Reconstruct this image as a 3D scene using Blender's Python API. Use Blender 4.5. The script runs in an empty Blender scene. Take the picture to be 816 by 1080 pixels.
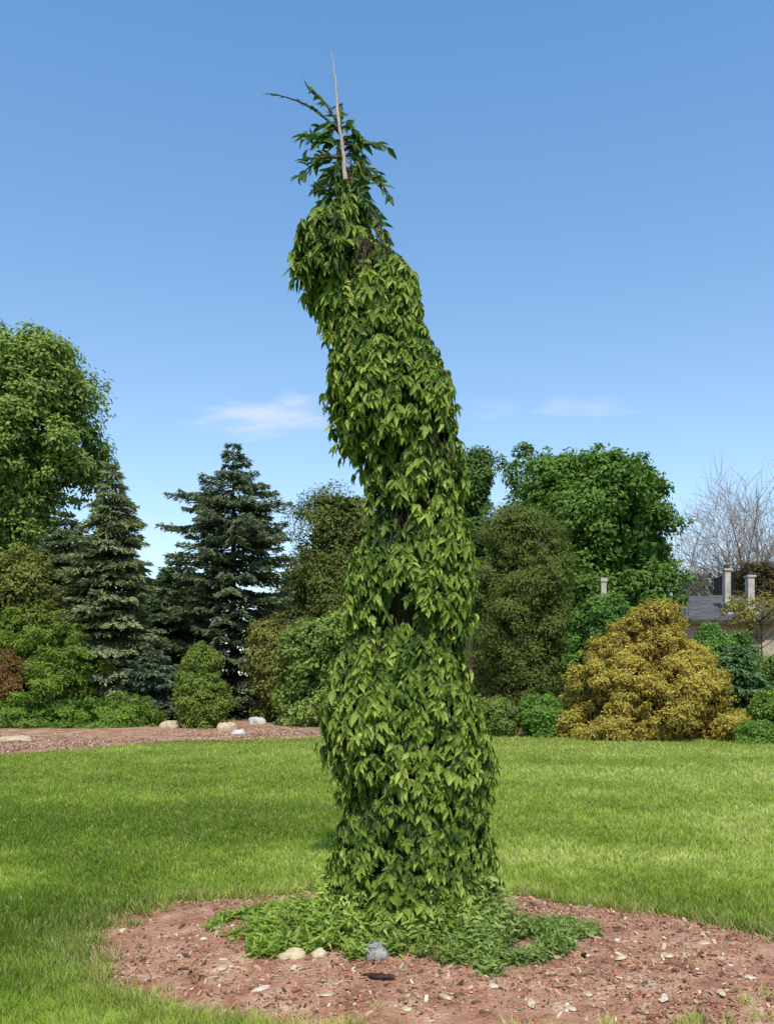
import bpy, math
import numpy as np

SC = bpy.context.scene
COL = SC.collection
rng = np.random.default_rng(11)
R = math.radians

# ------------------------------------------------------------------ camera model
F, CX, HY, EYE = 900.0, 408.0, 720.0, 1.6      # focal (px of an 816x1080 frame), centre, horizon row, eye height


def P(px, py, Y):
    return np.array([(px - CX) / F * Y, Y, EYE + (HY - py) / F * Y])


def G(px, py):
    """ground point seen at a pixel"""
    Y = EYE * F / (py - HY)
    return np.array([(px - CX) / F * Y, Y])


# ------------------------------------------------------------------ helpers
def noise3(p, seed=0):
    """value noise 0..1 on an (n,3) array"""
    p = np.asarray(p, float)
    i = np.floor(p).astype(np.int64)
    f = p - i
    f = f * f * (3 - 2 * f)
    out = 0
    for dx in (0, 1):
        for dy in (0, 1):
            for dz in (0, 1):
                h = ((i[:, 0] + dx) * 374761393 + (i[:, 1] + dy) * 668265263 + (i[:, 2] + dz) * 2147483647 + seed * 974711) & 0x7fffffff
                h = ((h ^ (h >> 13)) * 1274126177) & 0x7fffffff
                h = (h ^ (h >> 16)) & 0xffff
                w = (f[:, 0] if dx else 1 - f[:, 0]) * (f[:, 1] if dy else 1 - f[:, 1]) * (f[:, 2] if dz else 1 - f[:, 2])
                out = out + w * (h / 65535.0)
    return out


def fbm(p, seed=0, octaves=3):
    p = np.asarray(p, float)
    s, a, t = 0, 1.0, 0
    for k in range(octaves):
        s = s + a * noise3(p * 2 ** k, seed + 17 * k)
        t += a
        a *= .5
    return s / t


def n2(x, y, sc, seed=0, octv=3):
    return fbm(np.stack([np.asarray(x) * sc, np.asarray(y) * sc, np.zeros_like(np.asarray(x)) + .37], 1), seed, octv)


def unit(v):
    return v / (np.linalg.norm(v, axis=-1, keepdims=True) + 1e-9)


def rand_dir(n):
    return unit(rng.normal(size=(n, 3)))


def mesh_obj(name, verts, faces, mat, parent=None, cols=None, smooth=False):
    """faces: list of (n,k) int arrays"""
    me = bpy.data.meshes.new(name)
    verts = np.asarray(verts, np.float32)
    if parent is not None:
        verts = verts - np.array(parent.location, np.float32)
    me.vertices.add(len(verts))
    me.vertices.foreach_set('co', verts.ravel())
    faces = [np.asarray(f, np.int32) for f in faces if len(f)]
    tot = np.concatenate([np.full(len(f), f.shape[1], np.int32) for f in faces])
    idx = np.concatenate([f.ravel() for f in faces])
    me.loops.add(len(idx))
    me.loops.foreach_set('vertex_index', idx)
    me.polygons.add(len(tot))
    st = np.concatenate([[0], np.cumsum(tot)[:-1]]).astype(np.int32)
    me.polygons.foreach_set('loop_start', st)
    me.polygons.foreach_set('loop_total', tot)
    me.polygons.foreach_set('use_smooth', np.full(len(tot), smooth))
    if cols is not None:
        a = me.color_attributes.new('Col', 'FLOAT_COLOR', 'POINT')
        c = np.ones((len(verts), 4), np.float32)
        c[:, :3] = cols
        a.data.foreach_set('color', c.ravel())
    me.update(calc_edges=True)
    me.materials.append(mat)
    o = bpy.data.objects.new(name, me)
    COL.objects.link(o)
    if parent is not None:
        o.parent = parent
    return o


def thing(name, label, cat, loc, group=None):
    o = bpy.data.objects.new(name, None)
    o.empty_display_size = .2
    COL.objects.link(o)
    o.location = [float(c) for c in loc]
    o['label'] = label
    o['category'] = cat
    if group:
        o['group'] = group
    return o


def tag(o, label, cat, group=None, kind=None):
    o['label'] = label
    o['category'] = cat
    if group:
        o['group'] = group
    if kind:
        o['kind'] = kind
    return o


def tubes(paths, sides=6):
    """paths: list of (pts (n,3), radii (n)); -> verts, faces"""
    V, Q, T, base = [], [], [], 0
    for pts, rad in paths:
        pts = np.asarray(pts, float)
        n = len(pts)
        rad = np.broadcast_to(np.asarray(rad, float), (n,))
        tan = unit(np.gradient(pts, axis=0))
        ref = np.array([1., 0, 0]) if abs(tan[0][0]) < .8 else np.array([0, 1., 0])
        u = unit(np.cross(tan, ref))
        w = np.cross(tan, u)
        a = np.arange(sides) / sides * 2 * math.pi
        ring = pts[:, None, :] + rad[:, None, None] * (np.cos(a)[None, :, None] * u[:, None, :] + np.sin(a)[None, :, None] * w[:, None, :])
        V.append(ring.reshape(-1, 3))
        i = np.arange(n - 1)[:, None] * sides + np.arange(sides)[None, :]
        j = np.arange(n - 1)[:, None] * sides + (np.arange(sides)[None, :] + 1) % sides
        Q.append((np.stack([i, j, j + sides, i + sides], -1).reshape(-1, 4)) + base)
        base += n * sides
    return np.concatenate(V), [np.concatenate(Q)]


def bezier(a, b, c, n=8):
    t = np.linspace(0, 1, n)[:, None]
    return (1 - t) ** 2 * a + 2 * t * (1 - t) * b + t * t * c


# ---------------- leaf batches
LEAF_OVATE = (np.array([[0, 0, 0], [0, .25, .0], [0, .5, 0], [0, .75, 0], [0, 1, 0],
                        [-.27, .12, 1], [-.50, .40, 1], [-.27, .74, .7],
                        [.27, .12, 1], [.50, .40, 1], [.27, .74, .7]]),
              [np.array([[0, 1, 5], [3, 4, 7], [1, 0, 8], [4, 3, 10]]),
               np.array([[1, 2, 6, 5], [2, 3, 7, 6], [2, 1, 8, 9], [3, 2, 9, 10]])])
# three pointed lobes, still one leaf
LEAF_LOBED = (np.array([[0, 0, 0], [0, .3, .0], [0, .55, 0], [0, .78, 0], [0, 1, 0],
                        [-.66, .52, 1.1], [-.26, .50, .7], [-.27, .76, .7], [-.26, .08, .8],
                        [.66, .52, 1.1], [.26, .50, .7], [.27, .76, .7], [.26, .08, .8]]),
              [np.array([[0, 1, 8], [1, 5, 8], [3, 4, 7], [1, 0, 12], [1, 12, 9], [4, 3, 11]]),
               np.array([[1, 2, 6, 5], [2, 3, 7, 6], [2, 1, 9, 10], [3, 2, 10, 11]])])
LEAF_DIAMOND = (np.array([[0, 0, 0], [-.5, .45, .6], [0, 1, 0], [.5, .45, .6]]),
                [np.array([[0, 2, 1], [0, 3, 2]])])
LEAF_BLADE = (np.array([[-.5, 0, 0], [.5, 0, 0], [-.4, .5, 0], [.4, .5, 0], [0, 1, 0]]),
              [np.array([[2, 3, 4]]), np.array([[0, 1, 3, 2]])])


def leaves(shape, pos, axis, normal, length, width, fold=.12, curl=.2):
    """place one leaf per row; returns verts, faces"""
    sv, sf = shape
    n = len(pos)
    ax = unit(axis)
    nr = normal - (normal * ax).sum(1, keepdims=True) * ax
    nr = unit(nr)
    sd = np.cross(ax, nr)
    L = np.broadcast_to(np.asarray(length, float), (n,))[:, None, None]
    W = np.broadcast_to(np.asarray(width, float), (n,))[:, None, None]
    fo = np.broadcast_to(np.asarray(fold, float), (n,))[:, None, None]
    cu = np.broadcast_to(np.asarray(curl, float), (n,))[:, None, None]
    x = sv[None, :, 0:1] * W
    y = sv[None, :, 1:2] * L
    z = sv[None, :, 2:3] * W * fo - cu * L * sv[None, :, 1:2] ** 2
    V = pos[:, None, :] + x * sd[:, None, :] + y * ax[:, None, :] + z * nr[:, None, :]
    k = len(sv)
    off = (np.arange(n) * k)
    faces = [(f[None] + off[:, None, None]).reshape(-1, f.shape[1]) for f in sf]
    return V.reshape(-1, 3), faces, k


def merge(batches):
    V, Fs, C, base = [], {3: [], 4: []}, [], 0
    for v, f, c in batches:
        V.append(v)
        C.append(c)
        for a in f:
            Fs[a.shape[1]].append(a + base)
        base += len(v)
    return np.concatenate(V), [np.concatenate(a) for a in Fs.values() if a], np.concatenate(C)


def ramp(t, *stops):
    """t in 0..1 through a list of colours"""
    st = np.array(stops)
    t = np.clip(t, 0, 1) * (len(st) - 1)
    i = np.minimum(t.astype(int), len(st) - 2)
    f = (t - i)[:, None]
    return st[i] * (1 - f) + st[i + 1] * f


# ------------------------------------------------------------------ materials
def new_mat(name):
    m = bpy.data.materials.new(name)
    m.use_nodes = True
    nt = m.node_tree
    for n in list(nt.nodes):
        nt.nodes.remove(n)
    out = nt.nodes.new('ShaderNodeOutputMaterial')
    return m, nt, out


def foliage_mat(name, trans=.3, rough=.5, spec=.3, vein=0):
    m, nt, out = new_mat(name)
    at = nt.nodes.new('ShaderNodeAttribute')
    at.attribute_name = 'Col'
    tc = nt.nodes.new('ShaderNodeTexCoord')
    nz = nt.nodes.new('ShaderNodeTexNoise')
    nz.inputs['Scale'].default_value = 60 if vein else 9
    nz.inputs['Detail'].default_value = 3
    nt.links.new(tc.outputs['Object'], nz.inputs['Vector'])
    mr = nt.nodes.new('ShaderNodeMapRange')
    mr.inputs['From Min'].default_value = .3
    mr.inputs['From Max'].default_value = .7
    mr.inputs['To Min'].default_value = .75
    mr.inputs['To Max'].default_value = 1.22
    nt.links.new(nz.outputs['Fac'], mr.inputs['Value'])
    mul = nt.nodes.new('ShaderNodeMix')
    mul.data_type = 'RGBA'
    mul.blend_type = 'MULTIPLY'
    mul.inputs['Factor'].default_value = 1
    nt.links.new(at.outputs['Color'], mul.inputs['A'])
    nt.links.new(mr.outputs['Result'], mul.inputs['B'])
    b = nt.nodes.new('ShaderNodeBsdfPrincipled')
    b.inputs['Roughness'].default_value = rough
    b.inputs['Specular IOR Level'].default_value = spec
    nt.links.new(mul.outputs['Result'], b.inputs['Base Color'])
    t = nt.nodes.new('ShaderNodeBsdfTranslucent')
    tint = nt.nodes.new('ShaderNodeMix')
    tint.data_type = 'RGBA'
    tint.blend_type = 'MULTIPLY'
    tint.inputs['Factor'].default_value = 1
    tint.inputs['B'].default_value = (1.5, 1.6, .7, 1)
    nt.links.new(mul.outputs['Result'], tint.inputs['A'])
    nt.links.new(tint.outputs['Result'], t.inputs['Color'])
    mx = nt.nodes.new('ShaderNodeMixShader')
    mx.inputs['Fac'].default_value = trans
    nt.links.new(b.outputs[0], mx.inputs[1])
    nt.links.new(t.outputs[0], mx.inputs[2])
    nt.links.new(mx.outputs[0], out.inputs['Surface'])
    return m


def noise_mat(name, stops, scale=8, rough=.9, bump=.3, detail=8, stretch=(1, 1, 1), bscale=None, spec=.2, bdist=.02):
    m, nt, out = new_mat(name)
    tc = nt.nodes.new('ShaderNodeTexCoord')
    mp = nt.nodes.new('ShaderNodeMapping')
    mp.inputs['Scale'].default_value = stretch
    nt.links.new(tc.outputs['Object'], mp.inputs['Vector'])
    nz = nt.nodes.new('ShaderNodeTexNoise')
    nz.inputs['Scale'].default_value = scale
    nz.inputs['Detail'].default_value = detail
    nz.inputs['Roughness'].default_value = .65
    nt.links.new(mp.outputs[0], nz.inputs['Vector'])
    cr = nt.nodes.new('ShaderNodeValToRGB')
    el = cr.color_ramp.elements
    n = len(stops)
    el[0].position, el[0].color = .28, (*stops[0], 1)
    el[1].position, el[1].color = .72, (*stops[-1], 1)
    for k in range(1, n - 1):
        e = el.new(.28 + .44 * k / (n - 1))
        e.color = (*stops[k], 1)
    nt.links.new(nz.outputs['Fac'], cr.inputs[0])
    b = nt.nodes.new('ShaderNodeBsdfPrincipled')
    b.inputs['Roughness'].default_value = rough
    b.inputs['Specular IOR Level'].default_value = spec
    nt.links.new(cr.outputs[0], b.inputs['Base Color'])
    n2_ = nt.nodes.new('ShaderNodeTexNoise')
    n2_.inputs['Scale'].default_value = bscale or scale * 3
    n2_.inputs['Detail'].default_value = 6
    nt.links.new(mp.outputs[0], n2_.inputs['Vector'])
    bp = nt.nodes.new('ShaderNodeBump')
    bp.inputs['Strength'].default_value = bump
    bp.inputs['Distance'].default_value = bdist
    nt.links.new(n2_.outputs['Fac'], bp.inputs['Height'])
    nt.links.new(bp.outputs[0], b.inputs['Normal'])
    nt.links.new(b.outputs[0], out.inputs['Surface'])
    return m


def attr_mat(name, rough=.9, spec=.15, bump=0):
    m, nt, out = new_mat(name)
    at = nt.nodes.new('ShaderNodeAttribute')
    at.attribute_name = 'Col'
    b = nt.nodes.new('ShaderNodeBsdfPrincipled')
    b.inputs['Roughness'].default_value = rough
    b.inputs['Specular IOR Level'].default_value = spec
    nz = nt.nodes.new('ShaderNodeTexNoise')
    nz.inputs['Scale'].default_value = 90
    tc = nt.nodes.new('ShaderNodeTexCoord')
    nt.links.new(tc.outputs['Object'], nz.inputs['Vector'])
    mr = nt.nodes.new('ShaderNodeMapRange')
    mr.inputs['To Min'].default_value = .55
    mr.inputs['To Max'].default_value = 1.45
    nt.links.new(nz.outputs['Fac'], mr.inputs['Value'])
    mul = nt.nodes.new('ShaderNodeMix')
    mul.data_type = 'RGBA'
    mul.blend_type = 'MULTIPLY'
    mul.inputs['Factor'].default_value = 1
    nt.links.new(at.outputs['Color'], mul.inputs['A'])
    nt.links.new(mr.outputs['Result'], mul.inputs['B'])
    nt.links.new(mul.outputs['Result'], b.inputs['Base Color'])
    nt.links.new(b.outputs[0], out.inputs['Surface'])
    return m


M = {}
M['vine'] = foliage_mat('hanging_leaf', .25, .55, .2, vein=1)
M['leaf'] = foliage_mat('tree_leaf', .2, .6, .15)
M['needle'] = foliage_mat('needle', .12, .6, .2)
M['grass'] = foliage_mat('grass_blade', .38, .5, .25)
M['bark'] = noise_mat('bark', [(.035, .027, .02), (.08, .06, .043), (.14, .108, .08)], 14, .95, .6, stretch=(1, 1, .25))
M['dark_bark'] = noise_mat('dark_bark', [(.018, .013, .009), (.05, .034, .022), (.09, .065, .045)], 22, .95, .7, stretch=(1, 1, .2))
M['inner_shade'] = noise_mat('inner_shade', [(.012, .014, .006), (.035, .034, .014), (.07, .06, .03)], 30, .95, .8, stretch=(1, 1, .25))  # dark tone standing for the shade inside the weeping tree
M['pale_wood'] = noise_mat('pale_wood', [(.24, .18, .14), (.42, .34, .29), (.56, .49, .44)], 30, .8, .3, stretch=(1, 1, .15))
M['grey_bark'] = noise_mat('grey_bark', [(.16, .13, .115), (.25, .21, .19), (.34, .29, .265)], 6, .95, .3)
M['lawn'] = noise_mat('lawn_ground', [(.09, .12, .018), (.16, .20, .03), (.22, .24, .06)], 5, .95, .8, 12, bscale=60)
M['mulch'] = noise_mat('mulch', [(.13, .056, .034), (.31, .145, .09), (.43, .245, .16), (.60, .48, .36)], 4.2, .97, 1.0, 14, bscale=45, bdist=.03)
M['soil'] = noise_mat('soil', [(.12, .065, .04), (.27, .14, .085), (.36, .22, .14), (.44, .33, .22)], 1.6, .97, .9, 12, bscale=25)
M['chip'] = attr_mat('mulch_chip')
M['stone_grey'] = noise_mat('grey_stone', [(.13, .125, .115), (.25, .24, .225), (.42, .40, .38)], 16, .85, .6)
M['stone_cream'] = noise_mat('cream_stone', [(.28, .22, .12), (.48, .40, .24), (.62, .55, .38)], 16, .9, .6)
M['stone_white'] = noise_mat('white_stone', [(.26, .25, .24), (.46, .44, .41), (.62, .59, .55)], 4, .85, .5)
M['stone_pale'] = noise_mat('pale_stone', [(.36, .29, .22), (.52, .45, .36), (.66, .60, .50)], 20, .9, .6)
M['stone_tan'] = noise_mat('tan_stone', [(.24, .17, .11), (.42, .32, .21), (.58, .48, .35)], 9, .9, .6)
M['bark_piece'] = noise_mat('bark_piece', [(.012, .008, .006), (.035, .02, .014), (.07, .04, .028)], 20, .9, .7)
M['shingle'] = noise_mat('roof_shingle', [(.03, .03, .033), (.075, .075, .08), (.13, .125, .12)], 2.2, .9, .5, stretch=(1, 3, 3), bscale=9)
M['stucco'] = noise_mat('pale_wall', [(.25, .205, .165), (.34, .285, .23), (.42, .36, .30)], .8, .9, .25, bscale=12)
M['white_paint'] = noise_mat('white_render', [(.26, .23, .19), (.40, .37, .32), (.50, .47, .42)], 2.6, .85, .25)
M['brown_siding'] = noise_mat('brown_brick', [(.022, .02, .012), (.06, .042, .03), (.12, .08, .06)], 2.2, .9, .5, bscale=10, stretch=(3, 3, .5))
M['glass'] = noise_mat('dark_glass', [(.015, .018, .02), (.03, .033, .036), (.05, .055, .06)], 1, .12, .05, spec=.5)
M['dark_trim'] = noise_mat('dark_trim', [(.03, .025, .02), (.05, .04, .035), (.08, .065, .055)], 4, .8, .2)


# ------------------------------------------------------------------ regions of the ground
def bed_level(x, y):
    """<1 inside the island bed round the tree"""
    x = np.asarray(x, float)
    y = np.asarray(y, float)
    cx, cy = .30, 5.10
    dx, dy = x - cx, y - cy
    k = np.clip((dy + .8) / 1.4, 0, 1)
    dx2 = dx - .12 + dy * .1
    dy2 = dy + dx * .20 * k * k * (3 - 2 * k)       # the far edge comes nearer at the right end
    r = np.sqrt((dx2 / np.where(dx2 < 0, 2.12, 2.3)) ** 2 + (dy2 / 1.42) ** 2)
    a = np.arctan2(dy2, dx2)
    wob = .045 * np.sin(3 * a + .7) + .03 * np.sin(5 * a + 2) + .12 * (n2(x, y, 2.2, 3) - .5) + .16 * (n2(x, y, 7., 4) - .5)
    return r + wob


EDGE = np.array([(-500, 800), (-250, 798), (-100, 798), (0, 797), (100, 789), (180, 782), (250, 781), (335, 778), (440, 775), (520, 774), (600, 776),
                 (700, 778), (816, 779), (950, 780), (1200, 780)])
EDGE_W = np.array([G(*e) for e in EDGE])


def lawn_far(x):
    return np.interp(x, EDGE_W[:, 0], EDGE_W[:, 1])


# ------------------------------------------------------------------ setting
def build_setting():
    # ground: one big sheet
    s = 900
    g = mesh_obj('lawn', np.array([[-s, -s, 0], [s, -s, 0], [s, s, 0], [-s, s, 0]]), [np.array([[0, 1, 2, 3]])], M['lawn'])
    g['kind'] = 'structure'
    # planting bed behind the lawn: soil strip from the lawn edge outward
    x = EDGE_W[:, 0]
    xs = np.linspace(x[0], x[-1], 120)
    yf = np.interp(xs, x, EDGE_W[:, 1]) + .35 * (n2(xs, xs * 0, .9, 8) - .5)
    V, Q = [], []
    rows = [0, .15, .6, 2, 6, 14, 30]
    for k, d in enumerate(rows):
        z = .004 + min(d, 1.2) * .05 + .05 * (n2(xs, yf + d, .8, 9) - .3) * (d > .1)
        V.append(np.stack([xs, yf + d, z], 1))
    n = len(xs)
    for k in range(len(rows) - 1):
        i = np.arange(n - 1) + k * n
        Q.append(np.stack([i, i + 1, i + 1 + n, i + n], 1))
    o = mesh_obj('planting_soil', np.concatenate(V), [np.concatenate(Q)], M['soil'], smooth=True)
    o['kind'] = 'structure'
    # island bed of mulch: polar grid, gently mounded
    na, nr = 160, 26
    cx, cy = .3, 5.1
    ang = np.arange(na) / na * 2 * math.pi
    rad_edge = np.zeros(na)
    for i, a in enumerate(ang):
        rr = np.linspace(.3, 3.5, 320)
        lv = bed_level(cx + rr * math.cos(a), cy + rr * math.sin(a))
        rad_edge[i] = rr[np.argmax(lv > 1.0)]
    V = []
    for k in range(nr):
        t = k / (nr - 1)
        r = rad_edge * t
        X, Y = cx + r * np.cos(ang), cy + r * np.sin(ang)
        z = .004 + .05 * (1 - t ** 3) + (.035 * (n2(X, Y, 3, 21) - .4) + .03 * (n2(X, Y, 11, 22) - .4)) * min(1, (1 - t) * 6)
        V.append(np.stack([X, Y, np.maximum(z, .004)], 1))
    Q = []
    for k in range(nr - 1):
        i = np.arange(na) + k * na
        j = (np.arange(na) + 1) % na + k * na
        Q.append(np.stack([i, i + na, j + na, j], 1))
    o = mesh_obj('mulch_bed', np.concatenate(V), [np.concatenate(Q)], M['mulch'], smooth=True)
    o['kind'] = 'structure'


def mulch_z(x, y):
    t = np.clip(bed_level(x, y), 0, 1)
    return .004 + .05 * (1 - t ** 3) + (.035 * (n2(x, y, 3, 21) - .4) + .03 * (n2(x, y, 11, 22) - .4)) * np.minimum(1, (1 - t) * 6)


def chips(name, pts, z, size, palette, label, flat=.5):
    n = len(pts)
    box = np.array([[-.5, -.5, -.5], [.5, -.42, -.5], [.42, .5, -.5], [-.5, .45, -.5], [-.45, -.4, .5], [.4, -.45, .5], [.45, .4, .5], [-.4, .5, .5]])
    fq = np.array([[0, 3, 2, 1], [4, 5, 6, 7], [0, 1, 5, 4], [1, 2, 6, 5], [2, 3, 7, 6], [3, 0, 4, 7]])
    sc = np.stack([size * rng.uniform(.5, 1.8, n), size * rng.uniform(.25, .6, n), size * rng.uniform(.1, .3, n)], 1)
    a = rng.uniform(0, 2 * math.pi, n)
    tl = rng.normal(0, flat, n)
    v = box[None] * sc[:, None, :]
    ca, sa, ct, st = np.cos(a)[:, None], np.sin(a)[:, None], np.cos(tl)[:, None], np.sin(tl)[:, None]
    x, y, zz = v[..., 0], v[..., 1], v[..., 2]
    x, zz = x * ct - zz * st, x * st + zz * ct
    X = x * ca - y * sa + pts[:, 0:1]
    Y = x * sa + y * ca + pts[:, 1:2]
    Z = zz + z[:, None] + (size * .12)[:, None]
    V = np.stack([X, Y, Z], -1).reshape(-1, 3)
    fs = (fq[None] + (np.arange(n) * 8)[:, None, None]).reshape(-1, 4)
    pal = np.array(palette)
    c = pal[rng.integers(0, len(pal), n)] * rng.uniform(.6, 1.3, (n, 1))
    o = mesh_obj(name, V, [fs], M['chip'], cols=np.repeat(c, 8, 0))
    tag(o, label, 'mulch', kind='stuff')


def build_mulch_detail():
    p = np.stack([rng.uniform(-2.3, 3.2, 110000), rng.uniform(3.3, 7.0, 110000)], 1)
    lv = bed_level(p[:, 0], p[:, 1])
    keep = lv < .99 + rng.uniform(-.05, .05, len(p))
    # thinner where bare earth shows
    keep &= rng.uniform(size=len(p)) < .15 + 1.1 * np.clip(n2(p[:, 0], p[:, 1], 2.3, 40) * 1.8 - .5, 0, 1)
    p = p[keep][:52000]
    chips('bark_chips', p, mulch_z(p[:, 0], p[:, 1]), rng.uniform(.006, .020, len(p)) * rng.choice([.6, .8, 1, 1.6, 2.4], len(p), p=[.3, .25, .25, .15, .05]),
          [(.34, .175, .105), (.27, .125, .075), (.42, .24, .15), (.12, .065, .04), (.42, .28, .17), (.36, .15, .10), (.50, .40, .28), (.14, .08, .05), (.34, .20, .12), (.30, .23, .17), (.40, .20, .12)],
          'reddish brown bark chips strewn over the island bed')
    n = 22000
    px = rng.uniform(-120, 380, n)
    x = (px - CX) / F * 26
    y = lawn_far(x) + np.abs(rng.normal(0, 3.2, n)) - .08
    ok = rng.uniform(size=n) < .25 + 1.5 * np.clip(n2(x, y, .8, 44) - .38, 0, 1) * 2
    x, y = x[ok], y[ok]
    n = len(x)
    p = np.stack([x, y], 1)
    chips('wood_mulch', p, .012 + np.clip(y - lawn_far(x), 0, 1.2) * .05, rng.uniform(.02, .065, n),
          [(.27, .15, .10), (.17, .09, .06), (.36, .23, .16), (.46, .34, .25)], 'brown wood mulch along the far left edge of the lawn')


def build_grass():
    # density falls with distance, blades widen a little with it
    N = 520000
    u = rng.uniform(0, 1, N)
    d0, d1 = 3.2, 27.5
    d = 1 / (1 / d0 + u * (1 / d1 - 1 / d0))            # pdf ~ 1/d^2
    half = .52 * d + .9
    x = rng.uniform(-1, 1, N) * half
    y = d
    lv = bed_level(x, y)
    keep = (lv > 1.0 + rng.normal(0, .035, N) - .10 * (n2(x, y, 12., 58) > .66) - .22 * (n2(x, y, 8., 59) > .70) - .5 * (n2(x, y, 6., 63) > .80)) & (y < lawn_far(x) + rng.normal(0, .12, N) + .9 * (n2(x, y, 1.1, 71) - .45))
    x, y, d, lv = x[keep], y[keep], d[keep], lv[keep]
    n = len(x)
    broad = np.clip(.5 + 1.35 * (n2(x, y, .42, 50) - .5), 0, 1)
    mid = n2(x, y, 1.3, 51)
    tuft = n2(x, y, 7., 52)
    edge = np.exp(-np.maximum(lv - 1, 0) * 9)
    h = (.035 + .035 * tuft + .02 * rng.uniform(size=n)) * (1 + .55 * edge) * (1 + np.clip(d - 8, 0, 20) * .012)
    w = .0042 + .00075 * np.clip(d - 3, 0, 30)
    lean = rng.normal(size=(n, 2)) * .42
    swirl = n2(x, y, 2.2, 53) * 9
    lean += .28 * np.stack([np.cos(swirl), np.sin(swirl)], 1)
    ax = unit(np.concatenate([lean, np.ones((n, 1))], 1))
    nr = unit(np.concatenate([rng.normal(size=(n, 2)), np.full((n, 1), .25)], 1))
    v, f, k = leaves(LEAF_BLADE, np.stack([x, y, np.zeros(n) - .002], 1), ax, nr, h, w, 0, .25)
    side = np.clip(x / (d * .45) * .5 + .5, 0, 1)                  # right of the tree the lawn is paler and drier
    shade_band = n2(x * .55 + y * .18, y * 1.25, .42, 57)  # soft shaded bands of the lawn, painted into the blade colour
    t = -.10 + .40 * broad + 1.0 * (shade_band - .5) + .85 * (mid - .5) + .4 * (tuft - .5) + .38 * side + .18 * np.clip((d - 5) / 12, 0, 1) + rng.normal(0, .12, n)
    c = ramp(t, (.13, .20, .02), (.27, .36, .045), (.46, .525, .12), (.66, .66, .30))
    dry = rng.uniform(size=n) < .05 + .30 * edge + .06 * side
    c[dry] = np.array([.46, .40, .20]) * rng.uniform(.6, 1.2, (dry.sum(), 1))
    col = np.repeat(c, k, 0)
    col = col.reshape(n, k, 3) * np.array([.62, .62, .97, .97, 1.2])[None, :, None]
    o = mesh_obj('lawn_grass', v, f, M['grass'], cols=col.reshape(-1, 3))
    tag(o, 'short mown green grass of the open lawn', 'grass', kind='stuff')


# ------------------------------------------------------------------ crowns
def rows_at(rows, z_or_py):
    r = np.array(rows, float)
    return np.interp(z_or_py, r[:, 0], r[:, 1]), np.interp(z_or_py, r[:, 0], r[:, 2])


def crown_sample(rows, n, front=.62):
    r = np.array(rows, float)
    yy = np.linspace(r[0, 0], r[-1, 0], 400)
    l, rr = rows_at(rows, yy)
    w = np.maximum(rr - l, 1)
    cdf = np.cumsum(w)
    cdf /= cdf[-1]
    py = np.interp(rng.uniform(size=n), cdf, yy)
    th = rng.uniform(0, math.pi, n)
    back = rng.uniform(size=n) > front
    th = np.where(back, th, -th)
    return py, th


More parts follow.
